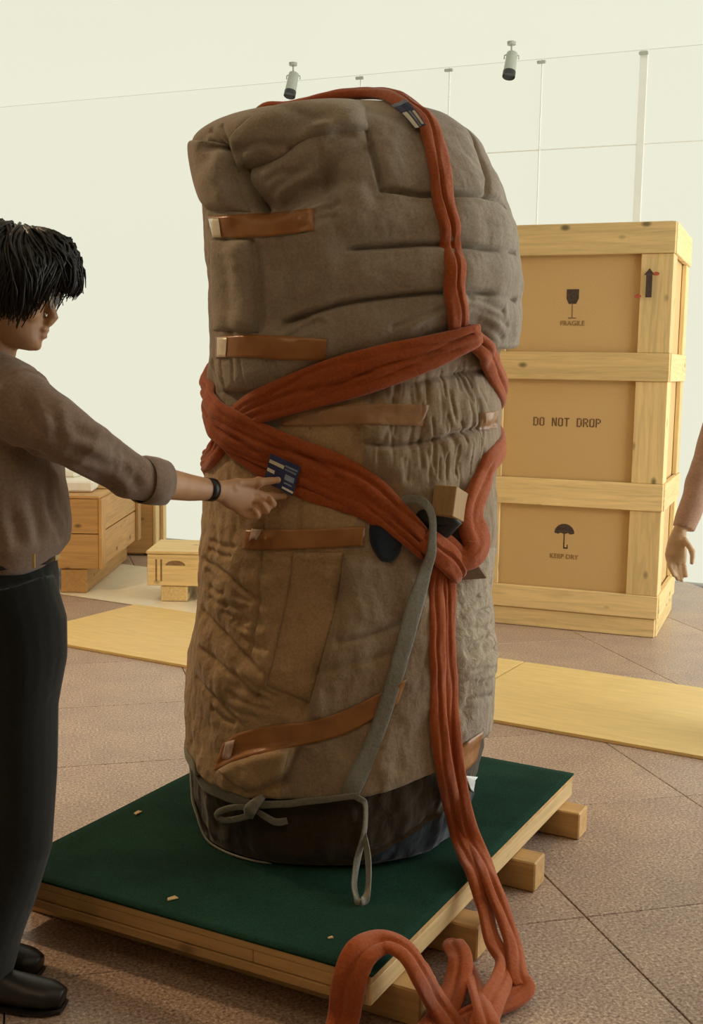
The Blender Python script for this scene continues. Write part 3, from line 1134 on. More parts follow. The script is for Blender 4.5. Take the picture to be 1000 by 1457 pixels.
# tan panel
step([(398, 640), (398, 590)], 0.016, 0.006, 0.07, 1)
seam([(440, 608), (438, 640)], 0.005, 0.005, 0.003, 0.03)
seam([(428, 715), (426, 755)], 0.005, 0.005, 0.003, 0.03)
seam([(374, 735), (373, 785), (368, 845), (361, 898), (354, 939)], 0.008, 0.006, 0.004, 0.035, 0.003, 120)
step([(350, 1000), (368, 980), (382, 960), (394, 910), (409, 845), (417, 785)], 0.010, 0.006, 0.08, 1)
step([(436, 1030), (442, 1005), (452, 965), (466, 910), (481, 850), (490, 786)], 0.026, 0.007, 0.10, -1)
seam([(291, 795), (315, 812), (339, 831), (368, 856)], 0.009, 0.008, 0.005, 0.04, 0.002)
seam([(289, 870), (305, 890), (327, 912), (356, 941), (380, 964)], 0.010, 0.008, 0.005, 0.04, 0.003)
seam([(284, 922), (315, 948), (344, 968), (372, 1000)], 0.007, 0.008, 0.004, 0.04, 0.003)
seam([(276, 965), (300, 990), (325, 1015), (342, 1030)], 0.008, 0.008, 0.004, 0.04)
seam([(482, 838), (481, 917)], 0.007, 0.006, 0.004, 0.035)
seam([(485, 912), (531, 901), (566, 890), (590, 884)], 0.008, 0.008, 0.006, 0.04)
seam([(440, 960), (500, 945), (555, 930)], 0.004, 0.012, 0.004, 0.05)
for a, b in (((300, 770), (335, 778)), ((298, 782), (330, 792)), ((318, 870), (352, 884)), ((322, 858), (352, 866)), ((332, 884), (358, 898)), ((300, 850), (322, 862)), ((345, 905), (378, 925)), ((325, 985), (378, 1010)),
             ((318, 1000), (362, 1020)), ((300, 1010), (332, 1030)), ((340, 975), (384, 998)), ((352, 965), (392, 992)), ((296, 812), (312, 826)), ((336, 845), (360, 855)), ((300, 835), (318, 845))):
    m_ = ((a[0] + b[0]) / 2, (a[1] + b[1]) / 2 + 3)
    dent([a, m_, b], 0.007, 0.007)
# turned-back flap low at the left
step([(306, 1098), (343, 1072), (411, 1060), (425, 1056)], 0.014, 0.006, 0.06, -1)
step([(425, 1058), (414, 1085), (404, 1106), (384, 1118)], 0.022, 0.006, 0.06, -1)
# loose creases low at the right
for k in range(26):
    x = RNG.uniform(655, 700)
    y = RNG.uniform(835, 1040)
    L = RNG.uniform(12, 36)
    s = -0.5 + RNG.uniform(-.4, .4)
    dent([(x, y), (x + L / 2, y + s * L / 2), (x + L, y + s * L)], RNG.uniform(0.004, 0.009), RNG.uniform(0.005, 0.009))
dent([(640, 760), (640, 900), (645, 1060)], 0.012, 0.04)
# waist under the bands
dent([(305, 570), (340, 610), (420, 650), (520, 690), (600, 765)], 0.012, 0.04)
sdb = (U.ravel() - np.repeat(ub[1][None], NR, 0).ravel())
disp += np.where(sdb > 0, 0.008 * np.exp(-(sdb / 0.10) ** 2) * np.clip(sdb / 0.010, 0, 1) ** 0.5, -0.008 * np.exp(-(sdb / 0.2) ** 2))
sdp = (U.ravel() - np.repeat(ub[0][None], NR, 0).ravel())
disp += np.where(sdp <= 0, 0.008, -0.004 * np.exp(-(np.maximum(sdp, 0) / 0.02) ** 2))
# the bands press the padding flat
for path, r_, h_ in (([(296, 660), (326, 612), (355, 588), (405, 566), (470, 542), (540, 522), (605, 502), (668, 476)], 0.062, -0.012), ([(298, 556), (320, 592), (365, 627), (415, 650), (470, 674), (520, 703), (558, 735), (605, 785)], 0.066, -0.010)):
    P_ = stroke3(path)
    ix = near(P_, r_ * 2)
    d, _, _, _ = seg_dist(V[ix], P_)
    m_ = np.exp(-(d / r_) ** 4)
    disp[ix] = disp[ix] * (1 - m_) + h_ * m_
# back half: plain quilting channels
ang = np.arctan2(V[:, 1] - BD, V[:, 0] + 0.02)
back = np.clip((V[:, 1] - BD) / 0.12, 0, 1)
for z in (0.45, 0.75, 1.05, 1.35, 1.6, 1.85):
    disp += -0.012 * back * np.exp(-((V[:, 2] - z - 0.02 * np.sin(ang * 3)) / 0.011) ** 2)
for a in (0.6, 1.2, 1.75, 2.4):
    disp += -0.010 * back * np.exp(-((ang - a - 0.05 * np.sin(V[:, 2] * 5)) / 0.025) ** 2) * (V[:, 2] < 1.95)
# general softness and crumple
calm = np.clip((V[:, 2] - 0.165) / 0.02, 0, 1)
crown = np.clip((2.03 - V[:, 2]) / 0.05, 0.15, 1)
disp += 0.0075 * waves(V, 2.6, 18, 3) + 0.0028 * waves(V, 9, 22, 4) * crown
lowcr = np.clip((1.45 - V[:, 2]) / 0.2, 0, 1)
disp += 0.0022 * waves(V, 20, 26, 5, (1, 1, 0.45)) * lowcr + 0.0008 * waves(V, 26, 20, 6) * crown
VD = V + N0 * (disp * calm)[:, None]
VD[:, 2] = np.maximum(VD[:, 2], DECK + 0.001)
fin_bvh = BVHTree.FromPolygons([tuple(p) for p in VD], [tuple(q) for q in Fq])
sm_V = V + N0 * (0.0075 * waves(V, 2.6, 18, 3) * calm + 0.002)[:, None]


PIX = project_np(np.stack([VD[:, 0], np.where(VD[:, 1] > BD, 2 * BD - VD[:, 1], VD[:, 1]), VD[:, 2]], 1))
fc = PIX[Fq].mean(1)
fx, fy = fc[:, 0], fc[:, 1]
sy, sx = [400, 589, 590, 640, 648, 700, 786, 850, 910, 965, 1005, 1060, 1110, 1300], [397, 397, 397, 398, 515, 521, 490, 481, 466, 452, 442, 425, 400, 380]
splitx = np.interp(fy, sy, sx)
reg = np.zeros(len(Fq), int)
ringi = (np.arange(len(Fq)) // NA)
low = ringi < KB[2]
reg[low & (fx < splitx)] = 1
reg[low & (fx >= splitx)] = 2
# flat tan panel between the bands belongs to the tan blanket
reg[low & (fx > 397) & (fx < 516) & (fy < 700)] = 1
reg[low & (fx < 397) & (fy < 640)] = 0
reg[low & (fx > 640) & (fy > 780)] = 4
reg[ringi < KB[1]] = 3
reg[ringi < KB[0]] = 5

M_UP = fabric('grey_quilt', (0.37, 0.305, 0.225), 0.10, 700, 0.25, 30)
M_TAN = fabric('tan_quilt', (0.47, 0.315, 0.165), 0.12, 700, 0.40, 34)
M_MID = fabric('grey_beige_quilt', (0.36, 0.265, 0.17), 0.14, 700, 0.32, 30, stretch=(1.2, 1.2, 0.75))
M_BASE = fabric('dark_brown_wrap', (0.055, 0.038, 0.020), 0.2, 500, 0.4, 20)
M_PALE = fabric('pale_crumpled_sheet', (0.46, 0.37, 0.26), 0.12, 700, 0.8, 30, stain=(0.30, 0.24, 0.18))
M_NAVY = fabric('navy_pad', (0.018, 0.026, 0.040), 0.2, 500, 0.4, 20)
bund = thing('wrapped_bundle', (VD[:NA, 0].mean(), BD, DECK), 'tall bundle wrapped in grey and tan quilted moving blankets', 'bundle')
for r, nm, mt, lab in ((0, 'upper_blanket', M_UP, 'grey quilted blanket with stitched channels'), (1, 'tan_blanket', M_TAN, 'tan quilted blanket at the front left'), (2, 'crinkled_blanket', M_MID, 'grey beige crinkled quilt'),
                       (4, 'pale_cover', M_PALE, 'pale crumpled sheet low at the right'), (3, 'base_wrap', M_BASE, 'dark brown wrap round the base'), (5, 'base_pad', M_NAVY, 'dark blue pad under the base')):
    Fr = Fq[reg == r]
    used = np.unique(Fr)
    mp_ = np.full(len(VD), -1)
    mp_[used] = np.arange(len(used))
    me = np_mesh(nm, VD[used], mp_[Fr])
    o = obj(nm, me, mt, bund, world_coords=True, smooth=True)
    o['label'] = lab
# crown cap
cap = MB()
ring = VD[(NR - 1) * NA:]
c = ring.mean(0) + np.array([0, 0, 0.003])
cap.add([tuple(c)] + [tuple(p) for p in ring], [(0, 1 + k, 1 + (k + 1) % NA) for k in range(NA)])
obj('crown_patch', cap, M_UP, bund, world_coords=True, smooth=True)


def pad(top, bot, mat, h=0.016, nu=36, nv=18, name='blanket_fold', label=None, lift=0.002, e=4.0, parent=None):
    """padded fold of blanket lying on the bundle: rounded edges, real thickness"""
    T, Bm = crom(top, max(1, nu // (len(top) - 1))), crom(bot, max(1, nu // (len(bot) - 1)))
    n = min(len(T), len(Bm))
    up_, dn_ = [], []
    for a in range(n):
        for b in range(nv + 1):
            k, s = b / nv, a / (n - 1)
            q = T[a] * (1 - k) + Bm[a] * k
            p, _ = hit(q[0], q[1], fin_bvh)
            _, nn = hit(q[0], q[1], base_bvh)
            prof = max(0.0, (1 - abs(2 * k - 1) ** e)) ** 0.5 * max(0.0, (1 - abs(2 * s - 1) ** (e * 1.6))) ** 0.5
            up_.append(p + nn * (lift + h * prof))
            dn_.append(p - nn * 0.006)
    G = np.array([tuple(p) for p in up_]).reshape(n, nv + 1, 3)
    for _ in range(2):
        G[1:-1, 1:-1] = (G[:-2, 1:-1] + G[2:, 1:-1] + G[1:-1, :-2] + G[1:-1, 2:] + 2 * G[1:-1, 1:-1]) / 6
    P = G.reshape(-1, 3)
    P = P + (0.0012 * waves(P, 24, 20, 11))[:, None] * np.array([0, -1, 0])
    v = [Vector(p) for p in P] + dn_
    m_, w = len(up_), nv + 1
    f = []
    for a in range(n - 1):
        for b in range(nv):
            q = a * w + b
            f.append((q, q + w, q + w + 1, q + 1))
            f.append((m_ + q, m_ + q + 1, m_ + q + w + 1, m_ + q + w))
    for a in range(n - 1):
        q = a * w
        f.append((q, m_ + q, m_ + q + w, q + w))
        q += nv
        f.append((q, q + w, m_ + q + w, m_ + q))
    for b in range(nv):
        f.append((b, b + 1, m_ + b + 1, m_ + b))
        q = (n - 1) * w + b
        f.append((q, m_ + q, m_ + q + 1, q + 1))
    o = obj(name, MB().add(v, f), mat, parent or bund, world_coords=True, smooth=True)
    if label:
        o['label'] = label
    return o


pad([(276, 199), (275, 215), (281, 250), (294, 298)], [(326, 206), (331, 222), (338, 258), (357, 302)], M_UP, 0.030, 40, 22, label='folded corner of the grey blanket', e=5)
pad([(326, 200), (372, 164), (440, 152), (520, 150)], [(340, 246), (394, 227), (440, 197), (524, 186)], M_UP, 0.030, 48, 20, label='top flap of the grey blanket', e=5)
pad([(300, 342), (301, 400), (304, 470)], [(360, 342), (363, 400), (368, 474)], M_UP, 0.014, 40, 16, label='overlapping strip of grey blanket', e=6)
pad([(418, 786), (410, 845), (396, 910), (380, 975)], [(489, 786), (480, 850), (465, 910), (440, 1000)], M_TAN, 0.012, 48, 20, label='flat tan blanket panel', e=8)
pad([(310, 1095), (340, 1080), (412, 1062)], [(348, 1124), (372, 1122), (402, 1104)], M_TAN, 0.014, 30, 14, label='turned-back tan blanket corner', e=5)
pad([(528, 735), (525, 760), (530, 782), (543, 799)], [(570, 745), (572, 768), (568, 788), (556, 801)], M_NAVY, 0.016, 30, 14, 'corner_pad', 'small dark blue pad under the sling', e=2)

# ------------------------------------------------------------------ brown packing tape
m, nt, bs, tcn = _nt('packing_tape')
mp = mapping(nt, tcn, (1, 1, 1))
n1 = noise(nt, mp, 14, 4)
c1 = ramp(nt, n1.outputs[0], [(0.3, (0.33, 0.135, 0.035)), (0.7, (0.47, 0.21, 0.065))])
nt.links.new(c1.outputs[0], bs.inputs['Base Color'])
bs.inputs['Roughness'].default_value = 0.32
bs.inputs['Alpha'].default_value = 0.88
n2 = noise(nt, mapping(nt, tcn, (40, 40, 3)), 1.0, 3)
bump(nt, bs, n2.outputs[0], 0.5, 0.004)
M_TAPE = m
m, nt, bs, tcn = _nt('thin_tape')
bs.inputs['Base Color'].default_value = (0.50, 0.27, 0.12, 1)
bs.inputs['Roughness'].default_value = 0.28
n2 = noise(nt, mapping(nt, tcn, (1, 1, 1)), 9, 4)
fr = ramp(nt, n2.outputs[0], [(0.3, (0.40,) * 3), (0.7, (0.62,) * 3)])
nt.links.new(fr.outputs[0], bs.inputs['Alpha'])
n3 = noise(nt, mapping(nt, tcn, (60, 60, 8)), 1.0, 3)
bump(nt, bs, n3.outputs[0], 0.6, 0.004)
M_TAPE2 = m
M_SHINE = plain('crumpled_clear_tape', (0.85, 0.74, 0.52), 0.15, 0.1, 30, 0.6, 60, coat=0.5)


def patch(corners, nu, nv, lift=0.0035, jag=0.0, bvh=None):
    """strip laid on the cloth: corners in order along the top edge then back along the bottom"""
    top, botm = corners
    T = crom(top, max(1, nu // (len(top) - 1)))
    Bm = crom(botm, max(1, nu // (len(botm) - 1)))
    n = min(len(T), len(Bm))
    v = []
    for a in range(n):
        for b in range(nv + 1):
            k = b / nv
            q = T[a] * (1 - k) + Bm[a] * k
            x = q[0] + (jag * math.sin(b * 2.1 + a) if a in (0, n - 1) else 0)
            p, nn = hit(x, q[1], bvh or fin_bvh)
            p2, nn2 = hit(x, q[1], base_bvh)
            v.append(p + nn2 * lift)
    # relax so the tape bridges creases
    G = np.array([tuple(p) for p in v]).reshape(n, nv + 1, 3)
    for _ in range(3):
        S = G.copy()
        S[1:-1] = (G[:-2] + G[2:] + 2 * G[1:-1]) / 4
        push = S
        G = push
    v = [Vector(p) for p in G.reshape(-1, 3)]
    f = []
    for a in range(n - 1):
        for b in range(nv):
            q = a * (nv + 1) + b
            f.append((q, q + nv + 1, q + nv + 2, q + 1))
    return MB().add(v, f)


def tape(top, bot, mat, label=None, nu=40, nv=8, lift=0.0035):
    o = obj('packing_tape', patch((top, bot), nu, nv, lift), mat, bund, world_coords=True, smooth=True)
    s = o.modifiers.new('s', 'SOLIDIFY')
    s.thickness = 0.0006
    if label:
        o['label'] = label
    return o


tape([(297, 308), (340, 306), (400, 302), (447, 297)], [(304, 338), (345, 339), (400, 335), (447, 328)], M_TAPE)
tape([(308, 479), (350, 476), (410, 478), (465, 483)], [(308, 509), (350, 508), (400, 512), (463, 513)], M_TAPE)
tape([(402, 583), (470, 577), (540, 574), (610, 576)], [(400, 606), (470, 605), (540, 604), (600, 606)], M_TAPE2, 'clear tape over the crinkled quilt')
tape([(348, 754), (400, 753), (460, 752), (520, 748)], [(346, 782), (400, 782), (460, 780), (516, 776)], M_TAPE)
tape([(318, 1058), (345, 1041), (400, 1030), (450, 1024), (500, 1006), (578, 966)], [(304, 1097), (335, 1082), (400, 1066), (450, 1056), (505, 1038), (566, 1000)], M_TAPE)
tape([(682, 588), (694, 586), (707, 584)], [(680, 612), (692, 611), (706, 608)], M_TAPE2)
tape([(655, 1062), (670, 1050), (686, 1040)], [(652, 1102), (664, 1094), (676, 1082)], M_TAPE)
tape([(300, 312), (307, 311), (314, 311)], [(306, 338), (312, 338), (318, 338)], M_SHINE, 'crumpled shiny end of tape', 12, 6, 0.006)
tape([(312, 480), (318, 480), (326, 479)], [(312, 508), (318, 508), (324, 508)], M_SHINE, 'crumpled shiny end of tape', 12, 6, 0.006)
tape([(323, 1056), (328, 1054), (336, 1052)], [(318, 1078), (325, 1080), (331, 1076)], plain('pink_white_tape_end', (0.62, 0.46, 0.40), 0.3, 0.2, 60, 0.5, 80), 'pale torn end of tape', 10, 5, 0.006)
tape([(360, 752), (368, 753), (377, 753)], [(356, 770), (362, 766), (366, 768)], plain('torn_tape_end', (0.62, 0.46, 0.36), 0.3, 0.2, 60, 0.5, 80), 'pale torn end of tape', 10, 5, 0.006)
# white paper corner low at the right
tape([(658, 1102), (668, 1103), (676, 1104)], [(666, 1122), (670, 1125), (672, 1124)], plain('white_paper', (0.75, 0.76, 0.74), 0.6, 0.03), 'white paper corner sticking out', 8, 5, 0.008).name = 'paper_corner'

# ------------------------------------------------------------------ slings and webbing
def cyl_hit(deg, z):
    a = math.radians(deg)
    c = Vector((-0.02, BD, z))
    d = Vector((math.cos(a), math.sin(a), 0))
    p, n, _, _ = fin_bvh.ray_cast(c + d * 1.5, -d)
    return p, d


def top_hit(x, y):
    p, n, _, _ = fin_bvh.ray_cast(Vector((x, y, 3)), Vector((0, 0, -1)))
    return p, Vector((0, -0.25, 1)).normalized()


def controls(ctrl):
    P, N, W, S, LF = [], [], [], [], []
    for c in ctrl:
        k = c[0]
        if k == 's':
            _, px, py, w = c[:4]
            lf = c[4] if len(c) > 4 else 0.0
            p, _ = hit(px, py, fin_bvh)
            _, n = hit(px, py, base_bvh)
            w = w / FPX * (p - CAMP).length
            s = 1.0
        elif k == 'c':
            _, dg, z, w = c[:4]
            p, n = cyl_hit(dg, z)
            lf, s = 0.0, 1.0
        elif k == 't':
            _, x, y, w = c[:4]
            p, n = top_hit(x, y)
            lf, s = (c[4] if len(c) > 4 else 0.0), 1.0
        else:
            _, p, w, n = c
            p, n = Vector(p), Vector(n).normalized()
            lf, s = 0.0, 0.0
        P.append(tuple(p + n * lf)); N.append(tuple(n)); W.append(w); S.append(s); LF.append(lf)
    return np.array(P), np.array(N), np.array(W), np.array(S), np.array(LF)


def band(name, ctrl, mat, parent, thick, m=10, grooves=((-0.35, 0.12, 0.45), (0.3, 0.1, 0.5)), seed=1, nsec=46, label=None, flat=0.6, twist=0.0, wob=0.002):
    P, N, W, S, LF = controls(ctrl)
    Q = crom(np.c_[P, N, W, S, LF], m)
    g = np.random.default_rng(seed)
    pts, nrm, wid = Q[:, :3].copy(), Q[:, 3:6], Q[:, 6]
    nrm /= np.linalg.norm(nrm, axis=1, keepdims=True)
    for k in range(len(Q)):
        if Q[k, 7] > 0.5:
            loc, nn, _, _ = fin_bvh.find_nearest(Vector(pts[k]))
            h = float(np.dot(pts[k] - np.array(loc), nrm[k]))
            need = thick * 0.35 + Q[k, 8]
            if h < need:
                pts[k] = pts[k] + nrm[k] * (need - h)
    for _ in range(3):
        pts[1:-1] = (pts[:-2] + 2 * pts[1:-1] + pts[2:]) / 4
    T = np.gradient(pts, axis=0)
    T /= np.linalg.norm(T, axis=1, keepdims=True)
    B = np.cross(T, nrm)
    B /= np.linalg.norm(B, axis=1, keepdims=True)
    Nn = np.cross(B, T)
    L = np.r_[0, np.cumsum(np.linalg.norm(np.diff(pts, axis=0), axis=1))]
    ph = g.uniform(0, 6, 12)
    v = []
    for k in range(len(pts)):
        s = L[k]
        end = min(1.0, 0.35 + min(s, L[-1] - s) / 0.03)
        for q in range(nsec):
            a = 2 * math.pi * q / nsec
            w, h = math.cos(a), math.sin(a)
            hh = math.copysign(abs(h) ** flat, h)
            if h > 0:
                for i_, (gc, gw, gd) in enumerate(grooves):
                    c0 = gc + 0.16 * math.sin(s * 9 + ph[i_]) + 0.07 * math.sin(s * 27 + ph[i_ + 3])
                    hh -= gd * (0.75 + 0.25 * math.sin(s * 14 + ph[i_ + 2])) * math.exp(-((w - c0) / gw) ** 2) * (1 - abs(w) ** 4)
                hh += 0.07 * math.sin(s * 26 + 4 * w + ph[6]) + 0.035 * math.sin(s * 60 - 6 * w + ph[7])
            wv = w * (1 + 0.035 * math.sin(s * 15 + ph[5] + (2 if w > 0 else 0)))
            v.append(pts[k] + B[k] * (wv * wid[k] / 2 * (0.8 + 0.2 * end)) + Nn[k] * (hh * thick * end))
    f = []
    n = len(pts)
    for k in range(n - 1):
        for q in range(nsec):
            a, b = k * nsec + q, k * nsec + (q + 1) % nsec
            f.append((a, b, b + nsec, a + nsec))
    f.append(tuple(range(nsec))[::-1])
    f.append(tuple((n - 1) * nsec + q for q in range(nsec)))
    me = MB().add(v, f).mesh(name)
    bm = bmesh.new()
    bm.from_mesh(me)
    bmesh.ops.recalc_face_normals(bm, faces=bm.faces)
    bm.to_mesh(me)
    bm.free()
    o = obj(name, me, mat, parent, world_coords=True, smooth=True)
    if label:
        o['label'] = label
    return o


M_SLING = fabric('red_sling_cloth', (0.44, 0.10, 0.024), 0.10, 900, 0.25, 60, rough=0.8)
M_WEB = fabric('grey_webbing', (0.27, 0.26, 0.21), 0.15, 900, 0.2, 80)
G0_, G1_, G2_ = ((-0.45, 0.09, 0.6), (0.05, 0.07, 1.2), (0.5, 0.09, 0.6)), ((0.05, 0.09, 1.0),), ((-0.55, 0.08, 0.8), (-0.1, 0.06, 0.9), (0.25, 0.06, 0.8), (0.6, 0.08, 0.7))
sl = thing('lifting_sling', (0.3, 2.62, 0.0), 'red tubular lifting sling wound round the bundle, its end looped on the floor', 'sling')


def zpx(px, py):
    return hit(px, py, fin_bvh)[0].z


# strand over the top and down the front
band('vertical_strand', [('c', 118, 1.55, 0.055), ('c', 116, 1.8, 0.055), ('t', -0.27, BD + 0.16, 0.05, 0.012), ('t', -0.17, BD + 0.12, 0.055, 0.014), ('t', -0.05, BD + 0.04, 0.06, 0.016), ('t', 0.05, BD - 0.04, 0.06, 0.012), ('s', 580, 158, 34, 0.006), ('s', 602, 172, 32, 0.004),
                         ('s', 616, 205, 32), ('s', 625, 245, 32), ('s', 632, 300, 32), ('s', 638, 350, 32), ('s', 645, 400, 32), ('s', 650, 440, 32), ('s', 653, 475, 30), ('s', 655, 492, 28)], M_SLING, sl, 0.015, grooves=G1_, seed=2)
zA = zpx(300, 655)
band('cross_strand', [('s', 672, 472, 32, 0.026), ('s', 650, 483, 38, 0.022), ('s', 605, 502, 50, 0.014), ('s', 540, 522, 60, 0.012), ('s', 470, 542, 62, 0.010), ('s', 405, 566, 54, 0.008), ('s', 355, 588, 46, 0.004), ('s', 326, 612, 40), ('s', 304, 645, 34), ('c', 176, zA - 0.02, 0.06), ('c', 150, zA - 0.06, 0.06), ('c', 115, zA - 0.03, 0.06), ('c', 80, zA + 0.05, 0.06), ('c', 40, zA + 0.1, 0.06), ('c', 12, zpx(705, 600) - 0.03, 0.06)], M_SLING, sl, 0.014, grooves=G0_, seed=3)
zB = zpx(305, 552)
band('cross_strand', [('c', 120, zB + 0.16, 0.06), ('c', 150, zB + 0.08, 0.06), ('c', 174, zB + 0.02, 0.06), ('s', 303, 562, 34, 0.006), ('s', 312, 586, 50, 0.016), ('s', 332, 606, 56, 0.022), ('s', 365, 627, 58, 0.014), ('s', 415, 650, 60, 0.006), ('s', 470, 674, 66, 0.002), ('s', 520, 703, 62), ('s', 558, 735, 50), ('s', 586, 760, 42, 0.006), ('s', 608, 785, 36, 0.010)], M_SLING, sl, 0.016, grooves=G2_, seed=4)
band('cross_strand', [('s', 310, 580, 30, 0.004), ('s', 318, 612, 32, 0.006), ('s', 345, 640, 34, 0.006), ('s', 390, 668, 40, 0.004), ('s', 440, 690, 44, 0.002), ('s', 490, 708, 40), ('s', 530, 728, 34), ('s', 570, 760, 28)], M_SLING, sl, 0.012, grooves=G1_, seed=9)
band('side_strand', [('s', 655, 470, 26, 0.018), ('s', 672, 488, 30, 0.016), ('s', 690, 512, 34, 0.010), ('s', 704, 540, 34, 0.006), ('c', -4, zpx(708, 560) - 0.02, 0.06), ('c', 25, zpx(708, 560) - 0.06, 0.06), ('c', 60, zpx(708, 560) - 0.06, 0.06), ('c', 100, zB + 0.10, 0.06)], M_SLING, sl, 0.015, grooves=G1_, seed=5)
band('side_strand', [('c', 20, zpx(704, 632) + 0.04, 0.06), ('c', 0, zpx(704, 632) + 0.01, 0.06), ('s', 695, 652, 36, 0.002), ('s', 683, 682, 42, 0.003), ('s', 668, 715, 42, 0.008), ('s', 661, 742, 46, 0.016), ('s', 666, 768, 50, 0.024), ('s', 658, 786, 42, 0.026), ('s', 642, 790, 36, 0.022), ('s', 628, 775, 34, 0.014), ('s', 606, 752, 30, 0.008)], M_SLING, sl, 0.017, grooves=((0.1, 0.12, 0.3),), seed=6)
band('knot_strand', [('s', 598, 762, 34, 0.016), ('s', 616, 780, 38, 0.026), ('s', 634, 800, 38, 0.026), ('s', 648, 822, 26, 0.014)], M_SLING, sl, 0.016, grooves=G1_, seed=7)
# hanging end: two lengths side by side
TN = (0.1, -1, 0.15)
e_ = onz(684, 1240, DECK + 0.012)


def fr_(px, py):
    return min(2.86, hit(px, py, fin_bvh)[0].y - 0.02)


for dx, sd, fl in ((-8.5, 11, 0), (8.5, 12, 1)):
    c = [('s', 628 + dx * .7, 800, 22, 0.006), ('s', 628 + dx, 850, 25), ('s', 628 + dx, 920, 26), ('s', 630 + dx, 985, 26), ('p', at_d(633 + dx, 1030, fr_(633 + dx, 1030)), 0.046, TN), ('p', at_d(639 + dx, 1085, fr_(639 + dx, 1085)), 0.046, TN),
         ('p', at_d(650 + dx * .9, 1145, 2.85), 0.048, TN), ('p', at_d(663 + dx * 1.0, 1192, 2.865), 0.048, TN), ('p', onz(677 + dx * 1.1, 1226, DECK + .026), 0.052, (0.3, -.6, .75)), ('p', onz(687 + dx * 1.1, 1250, DECK + .016), 0.052, (0.5, -.5, .7))]
    if fl:
        c += [('p', onz(704 + dx, 1292, .125), 0.055, (.6, -.7, .3)), ('p', onz(722 + dx, 1345, .075), 0.052, (.5, -.8, .3)), ('p', onz(738, 1388, 0.045), 0.05, (.3, -.6, .8)), ('p', onz(746, 1406, 0.03), 0.05, (0, -.2, 1)), ('p', onz(728, 1422, 0.022), 0.052, (0, -.2, 1)), ('p', onz(690, 1436, 0.022), 0.055, (0, -.2, 1)), ('p', onz(640, 1462, 0.022), 0.055, (0, -.2, 1)), ('p', onz(600, 1490, 0.022), 0.05, (0, -.2, 1))]
    else:
        c += [('p', onz(698 + dx, 1290, .125), 0.052, (.6, -.7, .3)), ('p', onz(708 + dx, 1335, .085), 0.05, (.5, -.8, .3)), ('p', onz(716, 1368, 0.060), 0.048, (.5, -.8, .4)), ('p', onz(714, 1395, 0.050), 0.052, (.2, -.8, .6)), ('p', onz(702, 1420, 0.050), 0.056, (0, -.7, .7)), ('p', onz(690, 1450, 0.045), 0.056, (0, -.5, .8)), ('p', onz(672, 1490, 0.03), 0.05, (0, -.2, 1))]
    band('hanging_strand', c, M_SLING, sl, 0.011, m=12, grooves=((0.1, 0.16, 0.6),), seed=sd)
# loops by the pallet corner
band('floor_loop', [('p', onz(470, 1500, 0.02), 0.064, (0, -.3, 1)), ('p', onz(488, 1452, 0.05), 0.067, (-.2, -1, .3)), ('p', onz(497, 1400, 0.135), 0.074, (-.2, -1, .3)), ('p', onz(513, 1357, 0.190), 0.074, (0, -.6, .8)), ('p', onz(543, 1340, 0.195), 0.072, (.1, -.2, 1)), ('p', onz(575, 1352, 0.188), 0.064, (.4, -.2, .9)), ('p', onz(598, 1385, 0.15), 0.061, (.8, -.5, .3)), ('p', onz(618, 1422, 0.07), 0.059, (.7, -.6, .4)), ('p', onz(640, 1456, 0.03), 0.059, (.3, -.4, .9)), ('p', onz(670, 1500, 0.022), 0.059, (0, -.2, 1))], M_SLING, sl, 0.012, m=12, grooves=((-0.1, 0.16, 0.8),), seed=21)
band('floor_loop', [('p', onz(600, 1480, 0.022), 0.058, (0, -.2, 1)), ('p', onz(632, 1440, 0.03), 0.058, (-.2, -.8, .6)), ('p', onz(650, 1398, 0.05), 0.059, (-.3, -.8, .5)), ('p', onz(655, 1364, 0.075), 0.058, (0, -.8, .6)), ('p', onz(645, 1345, 0.078), 0.054, (-.3, -.3, 1)), ('p', onz(648, 1352, 0.055), 0.051, (.3, -.5, .9)), ('p', onz(668, 1385, 0.03), 0.054, (.6, -.5, .7)), ('p', onz(690, 1440, 0.062), 0.054, (.3, -.5, .7)), ('p', onz(700, 1490, 0.03), 0.054, (0, -.2, 1))], M_SLING, sl, 0.011, m=12, grooves=((0.1, 0.16, 0.7),), seed=22)

# sewn blue labels of the sling
M_LBL = plain('navy_label', (0.028, 0.036, 0.10), 0.35, 0.2, 40)
M_LW = plain('label_white_print', (0.72, 0.70, 0.56), 0.5, 0.08, 60)
M_LG = plain('label_grey_print', (0.22, 0.26, 0.33), 0.5, 0.2, 60)


